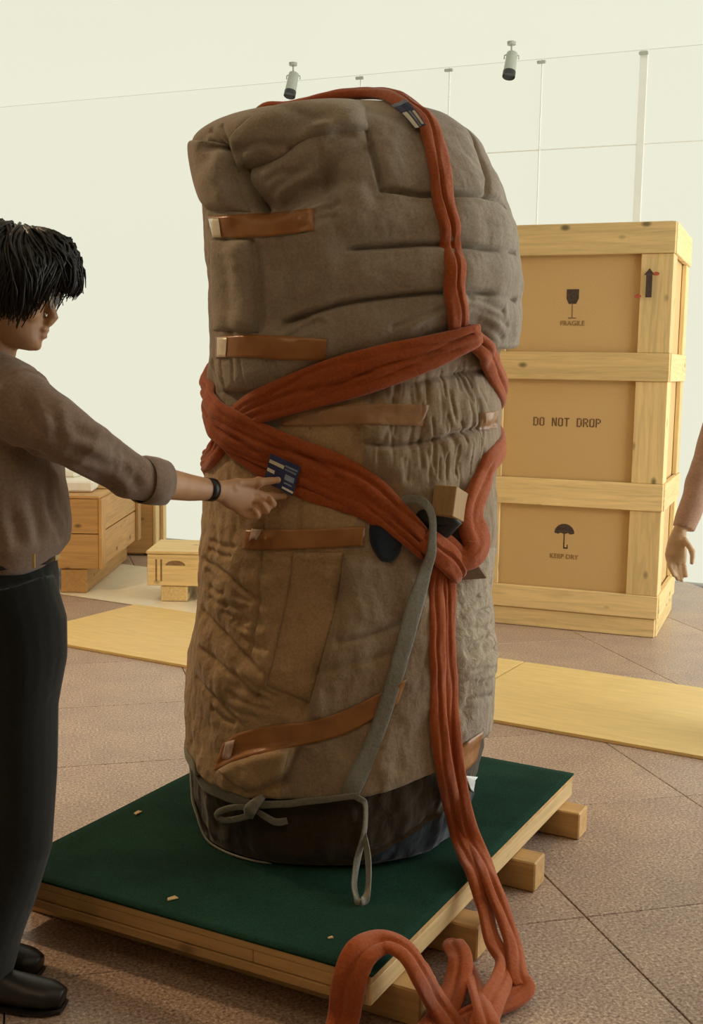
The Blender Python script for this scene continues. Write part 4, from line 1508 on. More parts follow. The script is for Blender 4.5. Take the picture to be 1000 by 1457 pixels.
def label_tag(quad, D, bars, label, thick=0.0012, curve=0.004):
    """quad: four photo pixels tl, tr, br, bl with their distances; bars: (u0, v0, u1, v1, material)"""
    C = [np.array(at_d(x, y, d)) for (x, y), d in zip(quad, D)]

    def pt(u, w, lift=0.0):
        p = C[0] * (1 - u) * (1 - w) + C[1] * u * (1 - w) + C[2] * u * w + C[3] * (1 - u) * w
        n = np.cross(C[1] - C[0], C[3] - C[0])
        n /= np.linalg.norm(n)
        if n[1] > 0:
            n = -n
        return Vector(p + n * (lift + curve * math.sin(math.pi * u) + 0.001 * math.sin(9 * w)))

    def sheet(u0, v0, u1, v1, l0, l1, k=8):
        v, f = [], []
        for l in (l1, l0):
            for a in range(k + 1):
                for b in range(k + 1):
                    v.append(pt(u0 + (u1 - u0) * a / k, v0 + (v1 - v0) * b / k, l))
        n, w = (k + 1) ** 2, k + 1
        for a in range(k):
            for b in range(k):
                q = a * w + b
                f += [(q, q + w, q + w + 1, q + 1), (n + q, n + q + 1, n + q + w + 1, n + q + w)]
        for a in range(k):
            f += [(a, a + 1, n + a + 1, n + a), (k * w + a, n + k * w + a, n + k * w + a + 1, k * w + a + 1), (a * w, n + a * w, n + a * w + w, a * w + w), (a * w + k, a * w + k + w, n + a * w + k + w, n + a * w + k)]
        return MB().add(v, f)
    o = obj('sling_label', sheet(0, 0, 1, 1, -thick, 0), M_LBL, sl, world_coords=True, smooth=False)
    o['label'] = label
    for u0, v0, u1, v1, mt in bars:
        b = obj('print_bar', sheet(u0, v0, u1, v1, 0.0001, 0.0005, 4), mt, o, world_coords=True)
    return o


pL, nL = hit(404, 678, fin_bvh)
DL = pL.y - 0.040
label_tag([(385, 645), (428, 664), (416, 706), (375, 684)], [DL - .004, DL + .004, DL, DL - .008],
          [(0.02, 0.20, 0.50, 0.32, M_LW), (0.02, 0.50, 0.26, 0.62, M_LW), (0.52, 0.16, 0.94, 0.22, M_LG), (0.54, 0.27, 0.92, 0.33, M_LG), (0.60, 0.44, 0.92, 0.62, M_LG), (0.60, 0.86, 0.98, 0.93, M_LW), (0.62, 0.70, 0.90, 0.75, M_LG)],
          'navy label with white print held in the fingers')
pT, nT = hit(583, 163, fin_bvh)
DT = pT.y - 0.055
label_tag([(577, 141), (606, 178), (590, 183), (556, 150)], [DT + .03, DT - .01, DT - .012, DT + .025],
          [(0.45, 0.60, 1.0, 0.95, M_LW), (0.5, 0.1, 0.95, 0.28, M_LW), (0.0, 0.0, 0.14, 1.0, M_LG), (0.45, 0.36, 0.98, 0.5, M_LG)], 'navy and white label near the top of the bundle', curve=0.008)

# ------------------------------------------------------------------ grey webbing ties
wb = thing('webbing_strap', (-0.05, 2.80, DECK), 'long grey webbing strap tied round the base of the bundle', 'strap')
FL = dict(grooves=(), nsec=14, flat=0.35)
band('strap_length', [('s', 566, 714, 12, 0.006), ('s', 580, 710, 12, 0.012), ('s', 594, 712, 13, 0.034), ('s', 602, 726, 12, 0.046), ('s', 604, 755, 12, 0.046), ('s', 602, 790, 16, 0.040), ('s', 596, 825, 21, 0.020), ('s', 587, 865, 25, 0.008), ('s', 573, 920, 25, 0.004), ('s', 555, 985, 23, 0.003), ('s', 533, 1050, 23, 0.003), ('s', 510, 1100, 27, 0.004), ('s', 494, 1132, 25, 0.004)], M_WEB, wb, 0.0022, **FL)
zW = zpx(274, 1085)
band('strap_length', [('c', 90, zW - 0.02, 0.03), ('c', 135, zW - 0.0, 0.03), ('c', 168, zW, 0.03), ('s', 276, 1085, 16, 0.004), ('s', 287, 1106, 20, 0.006), ('s', 312, 1124, 20, 0.006), ('s', 345, 1138, 16, 0.006), ('s', 366, 1143, 12, 0.010)], M_WEB, wb, 0.0025, **FL)
band('strap_length', [('s', 366, 1143, 12, 0.012), ('s', 395, 1142, 11, 0.010), ('s', 440, 1138, 10, 0.008), ('s', 486, 1133, 9, 0.006), ('s', 512, 1130, 9, 0.008)], M_WEB, wb, 0.0025, **FL)
band('knot', [('s', 360, 1158, 14, 0.016), ('s', 364, 1146, 18, 0.024), ('s', 372, 1136, 16, 0.022), ('s', 378, 1130, 10, 0.012)], M_WEB, wb, 0.010, grooves=((0.1, 0.15, 0.3),), nsec=16)
band('bow_loop', [('s', 366, 1146, 9, 0.016), ('s', 345, 1144, 9, 0.018), ('s', 326, 1148, 9, 0.020), ('s', 317, 1155, 9, 0.020), ('s', 324, 1162, 9, 0.020), ('s', 345, 1160, 9, 0.020), ('s', 364, 1154, 9, 0.018)], M_WEB, wb, 0.003, **FL)
band('bow_end', [('s', 370, 1150, 10, 0.018), ('s', 382, 1158, 10, 0.018), ('s', 395, 1166, 11, 0.014), ('s', 410, 1165, 12, 0.010)], M_WEB, wb, 0.003, **FL)
band('strap_length', [('c', 175, zW - 0.03, 0.02), ('s', 274, 1112, 9, 0.004), ('s', 281, 1150, 9, 0.005), ('s', 296, 1195, 9, 0.006), ('s', 316, 1226, 8, 0.006), ('s', 338, 1244, 7, 0.004)], M_WEB, wb, 0.003, **FL)
DH = hit(515, 1135, fin_bvh)[0].y - 0.03
HN = (0.6, -.8, 0)
band('hanging_loop', [('s', 503, 1131, 9, 0.010), ('s', 513, 1133, 9, 0.022), ('p', at_d(520, 1148, DH), 0.014, HN), ('p', at_d(518, 1185, DH - .01), 0.016, HN), ('p', at_d(508, 1225, DH - .02), 0.022, HN), ('p', onz(504, 1262, DECK + .025), 0.024, HN), ('p', onz(513, 1286, DECK + .005), 0.022, (0.3, -1, -.3)), ('p', onz(523, 1268, DECK + .022), 0.022, (-.6, -.8, 0)), ('p', at_d(524, 1225, DH - .03), 0.02, (-.6, -.8, 0)), ('p', at_d(518, 1185, DH - .006), 0.016, (-.6, -.8, 0))], M_WEB, wb, 0.0025, m=10, **FL)

# ------------------------------------------------------------------ wood block and packing wedged at the knot
pK, _ = hit(640, 730, fin_bvh)
K = np.array(at_d(650, 692, pK.y - 0.072))
a_ = np.array([-1, 0.45, 0.02]); a_ /= np.linalg.norm(a_)
b_ = np.array([-0.16, -0.22, -0.95]); b_ -= a_ * b_.dot(a_); b_ /= np.linalg.norm(b_)
c_ = np.cross(a_, b_)
c_ *= 1 if c_[1] > 0 else -1
Rm = Matrix((a_, b_, c_)).transposed()
dims = (0.058, 0.074, 0.115)
cc = K + a_ * dims[0] / 2 + b_ * dims[1] / 2 + c_ * dims[2] / 2
o = obj('wood_block', MB().box((0, 0, 0), dims, 0.002, Rm), wood('block_pine', (0.48, 0.30, 0.13), 2, False), None, loc=tuple(cc))
setprops(o, 'squared pine block wedged behind the sling knot', 'wood block')
M_CARD = plain('brown_card', (0.20, 0.115, 0.055), 0.8, 0.15, 30)
pk = Vector(at_d(666, 806, hit(664, 806, fin_bvh)[0].y - 0.015))
W_ = [at_d(x, y, pk.y + dy) for x, y, dy in ((652, 792, 0.0), (674, 796, 0.012), (692, 823, 0.02), (646, 826, -0.004))]
v = [p - pk for p in W_] + [p - pk + Vector((0.004, 0.028, 0.0)) for p in W_]
o = obj('card_wedge', MB().add(v, [(0, 1, 2, 3), (7, 6, 5, 4), (0, 4, 5, 1), (1, 5, 6, 2), (2, 6, 7, 3), (3, 7, 4, 0)]), M_CARD, None, loc=pk)
setprops(o, 'brown card wedge sticking out under the sling knot', 'card wedge')
pb_ = Vector(at_d(622, 746, hit(622, 746, fin_bvh)[0].y - 0.03))
mb = MB()
mb.tube([at_d(592, 738, pb_.y + .01) - pb_, at_d(612, 735, pb_.y - .005) - pb_, at_d(634, 737, pb_.y - .01) - pb_, at_d(646, 745, pb_.y) - pb_, at_d(634, 756, pb_.y + .004) - pb_, at_d(606, 757, pb_.y + .012) - pb_], [(0.008, 0.02)] * 6, 12, up=(0, -1, 0))
o = obj('rubber_pad', mb, plain('black_rubber', (0.02, 0.022, 0.018), 0.6, 0.2), None, loc=pb_, smooth=True)
setprops(o, 'folded black rubber pad under the pine block', 'pad')

# ------------------------------------------------------------------ people
M_SKIN = plain('skin', (0.52, 0.29, 0.15), 0.5, 0.10, 18, 0.10, 160)
M_SKIN2 = plain('skin_pale', (0.62, 0.40, 0.22), 0.5, 0.10, 18, 0.10, 160)
M_HAIR = plain('black_hair', (0.008, 0.008, 0.007), 0.45, 0.3, 60, 0.4, 300, stretch=(1, 1, 0.2))
M_SHIRT = fabric('brown_shirt', (0.27, 0.185, 0.125), 0.10, 900, 0.2, 22)
M_SHIRT2 = fabric('rose_shirt', (0.50, 0.30, 0.20), 0.10, 900, 0.2, 22)
M_TROU = fabric('black_trousers', (0.012, 0.014, 0.012), 0.15, 900, 0.2, 22)
M_LEATH = plain('black_leather', (0.012, 0.010, 0.008), 0.4, 0.2, 30)
M_BRASS = plain('brass', (0.65, 0.46, 0.16), 0.3, 0.05, metallic=1.0)
M_LENS = plain('lens', (0.6, 0.6, 0.55), 0.05, 0.02)
M_LENS.node_tree.nodes['Principled BSDF'].inputs['Alpha'].default_value = 0.15
M_WIRE = plain('spectacle_wire', (0.10, 0.08, 0.05), 0.3, 0.05, metallic=0.8)
M_EYE = plain('eye', (0.10, 0.07, 0.05), 0.2, 0.2)


def ellipsoid(c, r, R=None, n=14, m=10):
    v, f = [], []
    c = Vector(c)
    for i in range(m + 1):
        a = math.pi * i / m
        for j in range(n):
            b = 2 * math.pi * j / n
            p = Vector((r[0] * math.sin(a) * math.cos(b), r[1] * math.sin(a) * math.sin(b), r[2] * math.cos(a)))
            v.append((R @ p if R is not None else p) + c)
    for i in range(m):
        for j in range(n):
            f.append((i * n + j, i * n + (j + 1) % n, (i + 1) * n + (j + 1) % n, (i + 1) * n + j))
    return v, f


HEAD = [(-.119, .066, .016, .018), (-.112, .080, .000, .030), (-.098, .086, -.025, .043), (-.082, .083, -.052, .053), (-.060, .083, -.070, .060), (-.035, .082, -.085, .066),
        (-.010, .080, -.095, .070), (.015, .087, -.100, .073), (.045, .087, -.104, .075), (.075, .074, -.099, .071), (.100, .048, -.082, .056), (.118, .012, -.045, .030)]


def head_parts(M):
    """closed shapes of a head in local axes (x forward, z up), placed by M"""
    n = 28
    L = crom([(z, f, b, w) for z, f, b, w in HEAD], 4)
    v, f = [], []
    for z, fr_, bk, w in L:
        c = (fr_ + bk) / 2 * 0.6 + bk * 0.0
        for k in range(n):
            a = 2 * math.pi * k / n
            x = c + ((fr_ - c) if math.cos(a) > 0 else (c - bk)) * math.copysign(abs(math.cos(a)) ** 0.9, math.cos(a))
            y = w * math.copysign(abs(math.sin(a)) ** 0.85, math.sin(a))
            v.append(Vector((x, y, z)))
    for i in range(len(L) - 1):
        for k in range(n):
            f.append((i * n + k, i * n + (k + 1) % n, (i + 1) * n + (k + 1) % n, (i + 1) * n + k))
    f += [tuple(range(n))[::-1], tuple((len(L) - 1) * n + k for k in range(n))]
    out = [(v, f)]
    out.append(tube([(.078, 0, .010), (.092, 0, -.018), (.101, 0, -.040), (.095, 0, -.051), (.078, 0, -.054)], [(.006, .007), (.009, .010), (.012, .013), (.010, .016), (.009, .012)], 10, up=(1, 0, 0)))
    out.append(ellipsoid((.086, 0, -.0685), (.012, .021, .0068)))
    out.append(ellipsoid((.084, 0, -.0825), (.012, .019, .0070)))
    out.append(ellipsoid((.074, 0, -.104), (.013, .018, .013)))
    for s in (-1, 1):
        out.append(ellipsoid((.078, s * .034, .018), (.012, .022, .006)))
        out.append(ellipsoid((-.012, s * .074, -.020), (.017, .009, .031), Matrix.Rotation(s * 0.25, 3, 'Z')))
        out.append(ellipsoid((.058, s * .036, -.040), (.022, .022, .02)))
    return [([M @ Vector(p) for p in vv], ff) for vv, ff in out]


def finger(pts, r):
    P = crom([tuple(p) for p in pts], 4)
    n = len(P)
    k = [r[0] + (r[1] - r[0]) * i / (n - 1) for i in range(n)]
    k[-1] *= 0.75
    v = [tube([Vector(p) for p in P], k, 12)]
    v.append(ellipsoid(P[-1], (k[-2],) * 3, n=12, m=8))
    for p in pts[1:-1]:
        v.append(ellipsoid(p, (r[0] * 1.06,) * 3, n=12, m=8))
    return v


def hair_locks(M, hairline, seed, n=420, length=0.5, puff=0.018, fringe=0.0):
    """combed locks that grow from the crown over the skull and end at the hairline"""
    g = np.random.default_rng(seed)
    mb = MB()
    C = Vector((-0.008, 0, 0.012))
    # under cap so no scalp shows
    v, f = ellipsoid(C + Vector((0, 0, .0)), (0.112, 0.092, 0.126), n=36, m=24)
    keep = []
    for q in f:
        c = sum((Vector(v[i]) for i in q), Vector()) / len(q)
        if c.z > hairline(math.atan2(c.y, c.x)) + 0.004:
            keep.append(q)
    mb.add([M @ Vector(p) for p in v], keep)
    crown = Vector((-0.045, 0.01, 0.118))
    for k in range(n):
        az = g.uniform(-math.pi, math.pi)
        z1 = hairline(az) + g.uniform(-0.022, 0.022)
        r0 = g.uniform(0.0, 0.75)
        end_dir = Vector((math.cos(az), math.sin(az), 0))
        pts, rad = [], []
        lift0 = g.uniform(0.2, 1.0) * puff
        swirl = g.uniform(-0.5, 0.5)
        for i in range(8):
            t = r0 + (1 - r0) * i / 7
            # polar path from crown to the end
            a = az + swirl * math.sin(3 * t)
            zc = 0.118 * math.cos(t * math.pi / 2 * 1.0)
            z = 0.118 * (1 - t) ** 0.55 + z1 * (1 - (1 - t) ** 0.55) if t < 1 else z1
            zz = max(-0.99, min(0.99, (z - C.z) / 0.112))
            rr = math.sqrt(max(0.0, 1 - zz * zz))
            p = C + Vector((0.104 * rr * math.cos(a), 0.084 * rr * math.sin(a), z - C.z))
            nrm = Vector((p.x - C.x, (p.y - C.y) * 1.3, p.z - C.z)).normalized()
            lift = lift0 * (0.6 + 0.6 * math.sin(math.pi * min(t, 1) * 0.8))
            if fringe and math.cos(az) > 0.35:
                lift += fringe * max(0, t - 0.25) * (math.cos(az)) * g.uniform(0.5, 1.0)
            pts.append(M @ (p + nrm * lift))
            rad.append(0.0040 * (1 - 0.75 * (i / 7) ** 2) * g.uniform(0.85, 1.1))
        mb.tube(pts, rad, 5)
    return mb


def head_matrix(pos, yaw, pitch):
    return Matrix.Translation(pos) @ Matrix.Rotation(yaw, 4, 'Z') @ Matrix.Rotation(pitch, 4, 'Y')


def crumple(me, amp, freq, seed, stretch=(1, 1, 1)):
    P, N = co_np(me), no_np(me)
    set_co(me, P + N * (amp * waves(P, freq, 24, seed, stretch))[:, None])


def crease(me, lines, depth, w):
    """folds drawn on the near side of a garment, found by looking at it from the front"""
    P, N = co_np(me), no_np(me)
    bv = BVHTree.FromPolygons([tuple(p) for p in P], [tuple(q.vertices) for q in me.polygons])
    d_ = np.zeros(len(P))
    for ln in lines:
        q = []
        for x, y in ln:
            p, n, _, _ = bv.ray_cast(CAMP, ray(x, y).normalized())
            if p is not None:
                q.append(tuple(p))
        if len(q) < 2:
            continue
        q = crom(q, 5)
        d, arc, _, L = seg_dist(P, q)
        e = np.clip(np.minimum(arc, L - arc) / 0.03, 0.15, 1)
        d_ += e * (-depth * np.exp(-(d / w) ** 2) + depth * 0.7 * np.exp(-((d - 2.0 * w) / w) ** 2))
    set_co(me, P + N * d_[:, None])


def shoe(name, heel, toe, parent, mat):
    """leather shoe from heel to toe on the floor"""
    h, t = Vector(heel), Vector(toe)
    d = (t - h).normalized()
    L = (t - h).length
    up = Vector((0, 0, 1))
    prof = [(-.02, .030, .030, .062), (.10, .036, .036, .075), (.30, .036, .034, .072), (.5, .038, .030, .06), (.7, .044, .024, .048), (.88, .042, .020, .040), (1.0, .024, .012, .028)]
    pts = [h + d * (L * a) + up * (hh / 2 + .012) for a, w, r, hh in prof]
    s = [(hh / 2 + .008, w) for a, w, r, hh in prof]
    me = remesh([tube(pts, s, 18, up=up), tube([h + d * .05 + up * .05, h + d * .04 + up * .12], [(.045, .04), (.042, .038)], 16)], 0.005, 3)
    o = obj(name, me, mat, parent, world_coords=True, smooth=True)
    sm = MB()
    sp = [h + d * (L * a) + up * .007 for a, w, r, hh in prof]
    sm.tube(sp, [(.007, w + .003) for a, w, r, hh in prof], 14, up=up)
    obj('sole', sm, M_LEATH, o, world_coords=True)
    return o


# ---- the man with the label
D0 = 2.50
DLB = DL


def A(px, py, D=D0):
    return at_d(px, py, D)


fl = A(0, 1425, D0)
man = thing('person_root', (0, 0, 0), '', '')
bpy.data.objects.remove(man)
HM = head_matrix(A(12, 412), math.radians(5), math.radians(10))
sh_r, el_r, wr_r = A(38, 580, 2.35), A(196, 686, DLB - 0.30), A(303, 697, DLB - 0.105)
torso = [(A(6, 860, 2.52), (.105, .150)), (A(10, 800, 2.52), (.095, .140)), (A(14, 740, 2.52), (.100, .145)), (A(12, 660, 2.52), (.100, .160)), (A(8, 590, 2.52), (.085, .150)), (A(-4, 545, 2.52), (.055, .10)), (A(-12, 512, 2.515), (.048, .050)), (A(-2, 455, 2.505), (.050, .048))]
X = (1, 0, 0)
parts = head_parts(HM)
parts.append(tube([p for p, r in torso], [r for p, r in torso], 22, up=X))
parts.append(tube([A(8, 575, 2.46), A(34, 582, 2.36), A(75, 606, 2.35), A(115, 632, 2.36), A(150, 655, DLB - .35), A(182, 676, DLB - .315), A(212, 685, DLB - .27), A(235, 688, DLB - .235), A(270, 694, DLB - .16), wr_r], [.045, .045, .040, .036, .034, .035, .036, .036, (.031, .031), (.0235, .026)], 16))
# left arm hangs on the far side
sh_l = A(-2, 575, 2.69)
parts.append(tube([A(5, 572, 2.58), sh_l, A(-35, 690, 2.72), A(-20, 810, 2.72), A(-8, 860, 2.72)], [.05, .05, .042, .03, (.03, .02)], 14))
for q in range(4):
    parts += finger([A(-14 + q * 7, 852, 2.715 + .0), A(-10 + q * 7, 885, 2.715), A(-2 + q * 6, 905, 2.71)], (.009, .007))
parts += finger([A(-2, 840, 2.70), A(14, 858, 2.69), A(18, 880, 2.69)], (.011, .008))
# right hand: palm, thumb over the label, index behind it, three curled fingers
H = lambda x, y, d=0.0: A(x, y, DLB + d)
parts.append(tube([wr_r, H(314, 699, -.085), H(328, 704, -.065), H(345, 710, -.045), H(356, 713, -.036)], [(.023, .024), (.026, .020), (.034, .019), (.036, .017), (.028, .014)], 18, up=(0, 0, 1)))
parts += finger([H(314, 692, -.080), H(338, 688, -.055), H(368, 686, -.028), H(395, 683, -.010)], (.0135, .0088))
parts.append(ellipsoid(H(328, 695, -.068), (.020, .016, .013)))
parts += finger([H(350, 698, -.038), H(368, 703, -.020), H(388, 706, 0.003), H(405, 706, .010)], (.0105, .0075))
parts += finger([H(350, 708, -.040), H(371, 713, -.026), H(388, 717, -.020), H(384, 709, -.034)], (.0105, .0078))
parts += finger([H(345, 718, -.044), H(364, 724, -.032), H(379, 726, -.030), H(374, 717, -.044)], (.0100, .0076))
parts += finger([H(336, 726, -.054), H(352, 734, -.044), H(366, 734, -.042), H(363, 726, -.054)], (.0090, .0068))
# legs
legR = [(A(12, 835, 2.44), .088), (A(26, 930, 2.43), .080), (A(24, 1050, 2.42), .066), (A(22, 1170, 2.42), .056), (A(0, 1280, 2.42), .052), (A(-28, 1385, 2.43), .042)]
legL = [(A(6, 835, 2.60), .088), (A(2, 960, 2.61), .075), (A(-4, 1100, 2.61), .058), (A(-18, 1240, 2.605), .05), (A(-36, 1360, 2.60), .042)]
for lg in (legR, legL):
    parts.append(tube([p for p, r in lg], [r for p, r in lg], 16))
body_me = remesh(parts, 0.0036, 3)
man = obj('person', body_me, M_SKIN, None)
b0 = Vector((-0.75, 2.5, 0))
body_me.transform(Matrix.Translation(-b0))
man.location = b0
setprops(man, 'man in a brown shirt and spectacles at the left edge, holding the sling label', 'person')

# shirt
sp = [(A(14, 800, 2.52), (.096, .150)), (A(14, 786, 2.52), (.106, .158)), (A(15, 768, 2.52), (.126, .170)), (A(14, 735, 2.52), (.127, .176)), (A(12, 690, 2.52), (.122, .180)), (A(10, 630, 2.52), (.112, .186)), (A(6, 585, 2.52), (.104, .180)), (A(2, 552, 2.52), (.080, .140)), (A(-3, 534, 2.52), (.060, .088)), (A(-5, 520, 2.52), (.054, .060))]
shp = [tube([p for p, r in sp], [r for p, r in sp], 30, up=X)]
shp.append(tube([A(8, 575, 2.46), A(34, 582, 2.36), A(75, 606, 2.35), A(115, 632, 2.36), A(150, 655, DLB - .35), A(182, 676, DLB - .315), A(205, 684, DLB - .285), A(216, 686, DLB - .265)], [.072, .074, .066, .054, .050, .051, .047, .044], 20))
shp.append(tube([A(36, 566, 2.37), A(18, 552, 2.42), A(-10, 528, 2.48)], [.062, .060, .050], 16))
shp.append(tube([A(5, 575, 2.58), A(0, 582, 2.68), A(-35, 690, 2.72), A(-24, 790, 2.72), A(-20, 815, 2.72)], [.07, .07, .055, .048, .042], 16))
sh_me = remesh(shp, 0.005, 5)
crumple(sh_me, 0.0035, 7, 31, (1, 1, 0.6))
crease(sh_me, [[(150, 652), (165, 640), (188, 642)], [(168, 668), (178, 652), (196, 650)], [(185, 690), (180, 672), (190, 655)], [(100, 612), (130, 622), (165, 632)], [(86, 640), (120, 648), (155, 668)], [(84, 665), (82, 620), (74, 575)],
               [(100, 655), (130, 672), (170, 700)], [(40, 690), (50, 735), (58, 780)], [(64, 690), (74, 735), (90, 770)], [(30, 560), (48, 600), (70, 625)], [(22, 650), (40, 640), (70, 650)], [(12, 720), (22, 750), (28, 785)], [(200, 700), (192, 682), (196, 662)]], 0.0050, 0.011)
shirt = obj('shirt', sh_me, M_SHIRT, man, world_coords=True, smooth=True)
shirt['label'] = 'brown shirt with rolled sleeves'
# rolled cuff
cu = [(A(200, 682, DLB - .295), .050), (A(203, 682, DLB - .290), .053), (A(216, 685, DLB - .268), .053), (A(229, 687, DLB - .246), .051), (A(233, 688, DLB - .240), .048), (A(230, 687, DLB - .245), .043), (A(215, 685, DLB - .27), .040)]
cme = MB().tube([p for p, r in cu], [r for p, r in cu], 28, cap=False).mesh('cuff')
crumple(cme, 0.0018, 12, 5)
obj('cuff', cme, M_SHIRT, shirt, world_coords=True, smooth=True)
# collar
co = [(A(-22, 545, 2.51), (.060, .082)), (A(-19, 530, 2.51), (.062, .072)), (A(-13, 513, 2.51), (.058, .064)), (A(-12, 511, 2.51), (.054, .060)), (A(-18, 530, 2.51), (.050, .056))]
obj('collar', MB().tube([p for p, r in co], [r for p, r in co], 26, up=X, cap=False), M_SHIRT, shirt, world_coords=True, smooth=True)
# trousers
tp = [tube([A(12, 790, 2.52), A(12, 815, 2.52), A(10, 860, 2.52), A(10, 890, 2.52)], [(.098, .152), (.104, .160), (.108, .168), (.08, .14)], 26, up=X)]
lr = [(A(14, 835, 2.44), .098), (A(30, 890, 2.43), .098), (A(34, 935, 2.425), .092), (A(28, 1000, 2.42), .083), (A(27, 1100, 2.42), .080), (A(24, 1200, 2.42), .077), (A(4, 1268, 2.42), .073), (A(-16, 1326, 2.42), .070), (A(-28, 1370, 2.43), .070), (A(-32, 1400, 2.43), .068)]
ll = [(A(6, 835, 2.60), .098), (A(4, 930, 2.61), .09), (A(0, 1050, 2.61), .08), (A(-10, 1180, 2.61), .075), (A(-26, 1300, 2.60), .07), (A(-40, 1375, 2.60), .07)]
for lg in (lr, ll):
    tp.append(tube([p for p, r in lg], [r for p, r in lg], 20))
tr_me = remesh(tp, 0.006, 4)
crumple(tr_me, 0.003, 5, 8, (1, 1, 0.5))
obj('trousers', tr_me, M_TROU, man, world_coords=True, smooth=True)
bl = MB().tube([A(12, 796, 2.52), A(12, 793, 2.52), A(12, 780, 2.52), A(12, 777, 2.52)], [(.100, .155), (.106, .162), (.107, .163), (.100, .155)], 30, up=X)
belt = obj('belt', bl, M_LEATH, man, world_coords=True, smooth=True)
obj('buckle', MB().box(A(81, 787, 2.53), (.005, .04, .028), .001), M_BRASS, belt, world_coords=True)
obj('belt_hook', MB().box(A(48, 798, 2.362), (.006, .006, .03), .001), M_BRASS, belt, world_coords=True)
aR, aL = lr[-1][0], ll[-1][0]
shoe('shoe', (aR.x - .06, aR.y, 0.0), (aR.x + .20, aR.y - .03, 0.0), man, M_LEATH)
shoe('shoe', (aL.x - .06, aL.y - .01, 0.0), (aL.x + .18, aL.y - .06, 0.0), man, M_LEATH)
# hair
hl = lambda a: (0.040 if abs(a) < 0.55 else (0.040 - 0.075 * min(1, (abs(a) - 0.55) / 0.5) if abs(a) < 1.9 else -0.055))
hr = obj('hair', hair_locks(HM, hl, 5, 2400, puff=0.036, fringe=0.040), M_HAIR, man, world_coords=True, smooth=True)
hr['label'] = 'thick black hair falling over the brow'
# a few long locks of the fringe hanging forward
fm = MB()
g_ = np.random.default_rng(3)
for k in range(170):
    y = g_.uniform(-.055, .055)
    e = g_.uniform(0, 1)
    s0 = Vector((.03 + .02 * e, y * .8, .125 - .02 * e))
    p = [s0, Vector((.085 + .02 * e, y, .112 - .012 * e)), Vector((.118 + .016 * e, y * 1.05, .080)), Vector((.128 + .016 * e, y * 1.1, .045 - .01 * e)), Vector((.122 + .012 * e, y * 1.1, .020 - .02 * e * g_.uniform(0, 1)))]
    P = crom([tuple(q) for q in p], 3)
    fm.tube([HM @ Vector(q) for q in P], [0.0034 * (1 - 0.8 * (i / (len(P) - 1)) ** 2) for i in range(len(P))], 5)
obj('fringe', fm, M_HAIR, hr, world_coords=True, smooth=True)
# eyes and brows, spectacles
for s in (-1, 1):
    v, f = ellipsoid(HM @ Vector((.064, s * .032, 0.0)), (.0105, .0105, .0105))
    obj('eye', MB().add(v, f), M_EYE, man, world_coords=True, smooth=True)
    obj('eyebrow', MB().tube([HM @ Vector(q) for q in ((.089, s * .014, .019), (.088, s * .032, .024), (.076, s * .05, .020))], [.0025, .0035, .002], 6), M_HAIR, man, world_coords=True)
gl = obj('spectacles', MB().tube([HM @ Vector(q) for q in ((.100, -.010, .004), (.103, 0, .007), (.100, .010, .004))], .0012, 6), M_WIRE, man, world_coords=True)
for s in (-1, 1):
    ring = [HM @ Vector((.100 - .006 * abs(math.cos(a)) * .5, s * (.034 + .024 * math.cos(a)), -.004 + .020 * math.sin(a))) for a in [2 * math.pi * i / 20 for i in range(21)]]
    obj('rim', MB().tube(ring, .0013, 6), M_WIRE, gl, world_coords=True)
    obj('lens', MB().add([HM @ Vector((.0985, s * (.034 + .0235 * math.cos(a)), -.004 + .0195 * math.sin(a))) for a in [2 * math.pi * i / 20 for i in range(20)]], [tuple(range(20))]), M_LENS, gl, world_coords=True)
    obj('temple', MB().tube([HM @ Vector(q) for q in ((.096, s * .058, .003), (.05, s * .074, .003), (-.01, s * .084, .002), (-.03, s * .082, -.015))], .0013, 6), M_WIRE, gl, world_coords=True)
# watch
wt = MB()
wa, wb2 = A(293, 696, DLB - .122), A(302, 697, DLB - .107)
ax = (wb2 - wa).normalized()
wt.tube([wa - ax * .001, wa, wb2, wb2 + ax * .001], [(.0245, .027), (.0275, .030), (.0275, .030), (.0245, .027)], 24, up=(0, 0, 1), cap=False)
wo = obj('wristwatch', wt, M_LEATH, man, world_coords=True, smooth=True)
obj('watch_face', MB().box((wa + wb2) / 2 + Vector((-.012, -.024, .008)), (.022, .008, .026), .002, Matrix.Rotation(0.5, 3, 'Z')), M_LEATH, wo, world_coords=True)

# ---- the second person, mostly beyond the right edge: only a hanging arm shows
E0 = 4.25


def Bp(px, py, D=E0):
    return at_d(px, py, D)


cx2 = 1095
torso2 = [(Bp(cx2, 830, 4.35), (.11, .16)), (Bp(cx2, 770, 4.35), (.11, .155)), (Bp(cx2, 690, 4.35), (.11, .16)), (Bp(cx2, 600, 4.35), (.11, .17)), (Bp(cx2, 540, 4.35), (.095, .17)), (Bp(cx2, 512, 4.35), (.06, .11)), (Bp(cx2, 490, 4.35), (.05, .052)), (Bp(cx2, 450, 4.34), (.05, .05))]
H2 = head_matrix(Bp(cx2 - 4, 428, 4.33), math.radians(215), math.radians(12))
p2 = head_parts(H2)
Y = (-0.6, -0.8, 0)
p2.append(tube([p for p, r in torso2], [r for p, r in torso2], 20, up=Y))
wr2 = Bp(966, 762, 4.16)
p2.append(tube([Bp(1080, 540, 4.34), Bp(1040, 555, 4.28), Bp(1012, 640, 4.24), Bp(995, 690, 4.2), wr2], [.05, .052, .042, .036, (.026, .022)], 14))
p2.append(tube([wr2, Bp(963, 776, 4.155), Bp(961, 795, 4.15), Bp(962, 806, 4.15)], [(.026, .020), (.034, .019), (.040, .018), (.036, .015)], 16, up=(1, -.3, 0)))
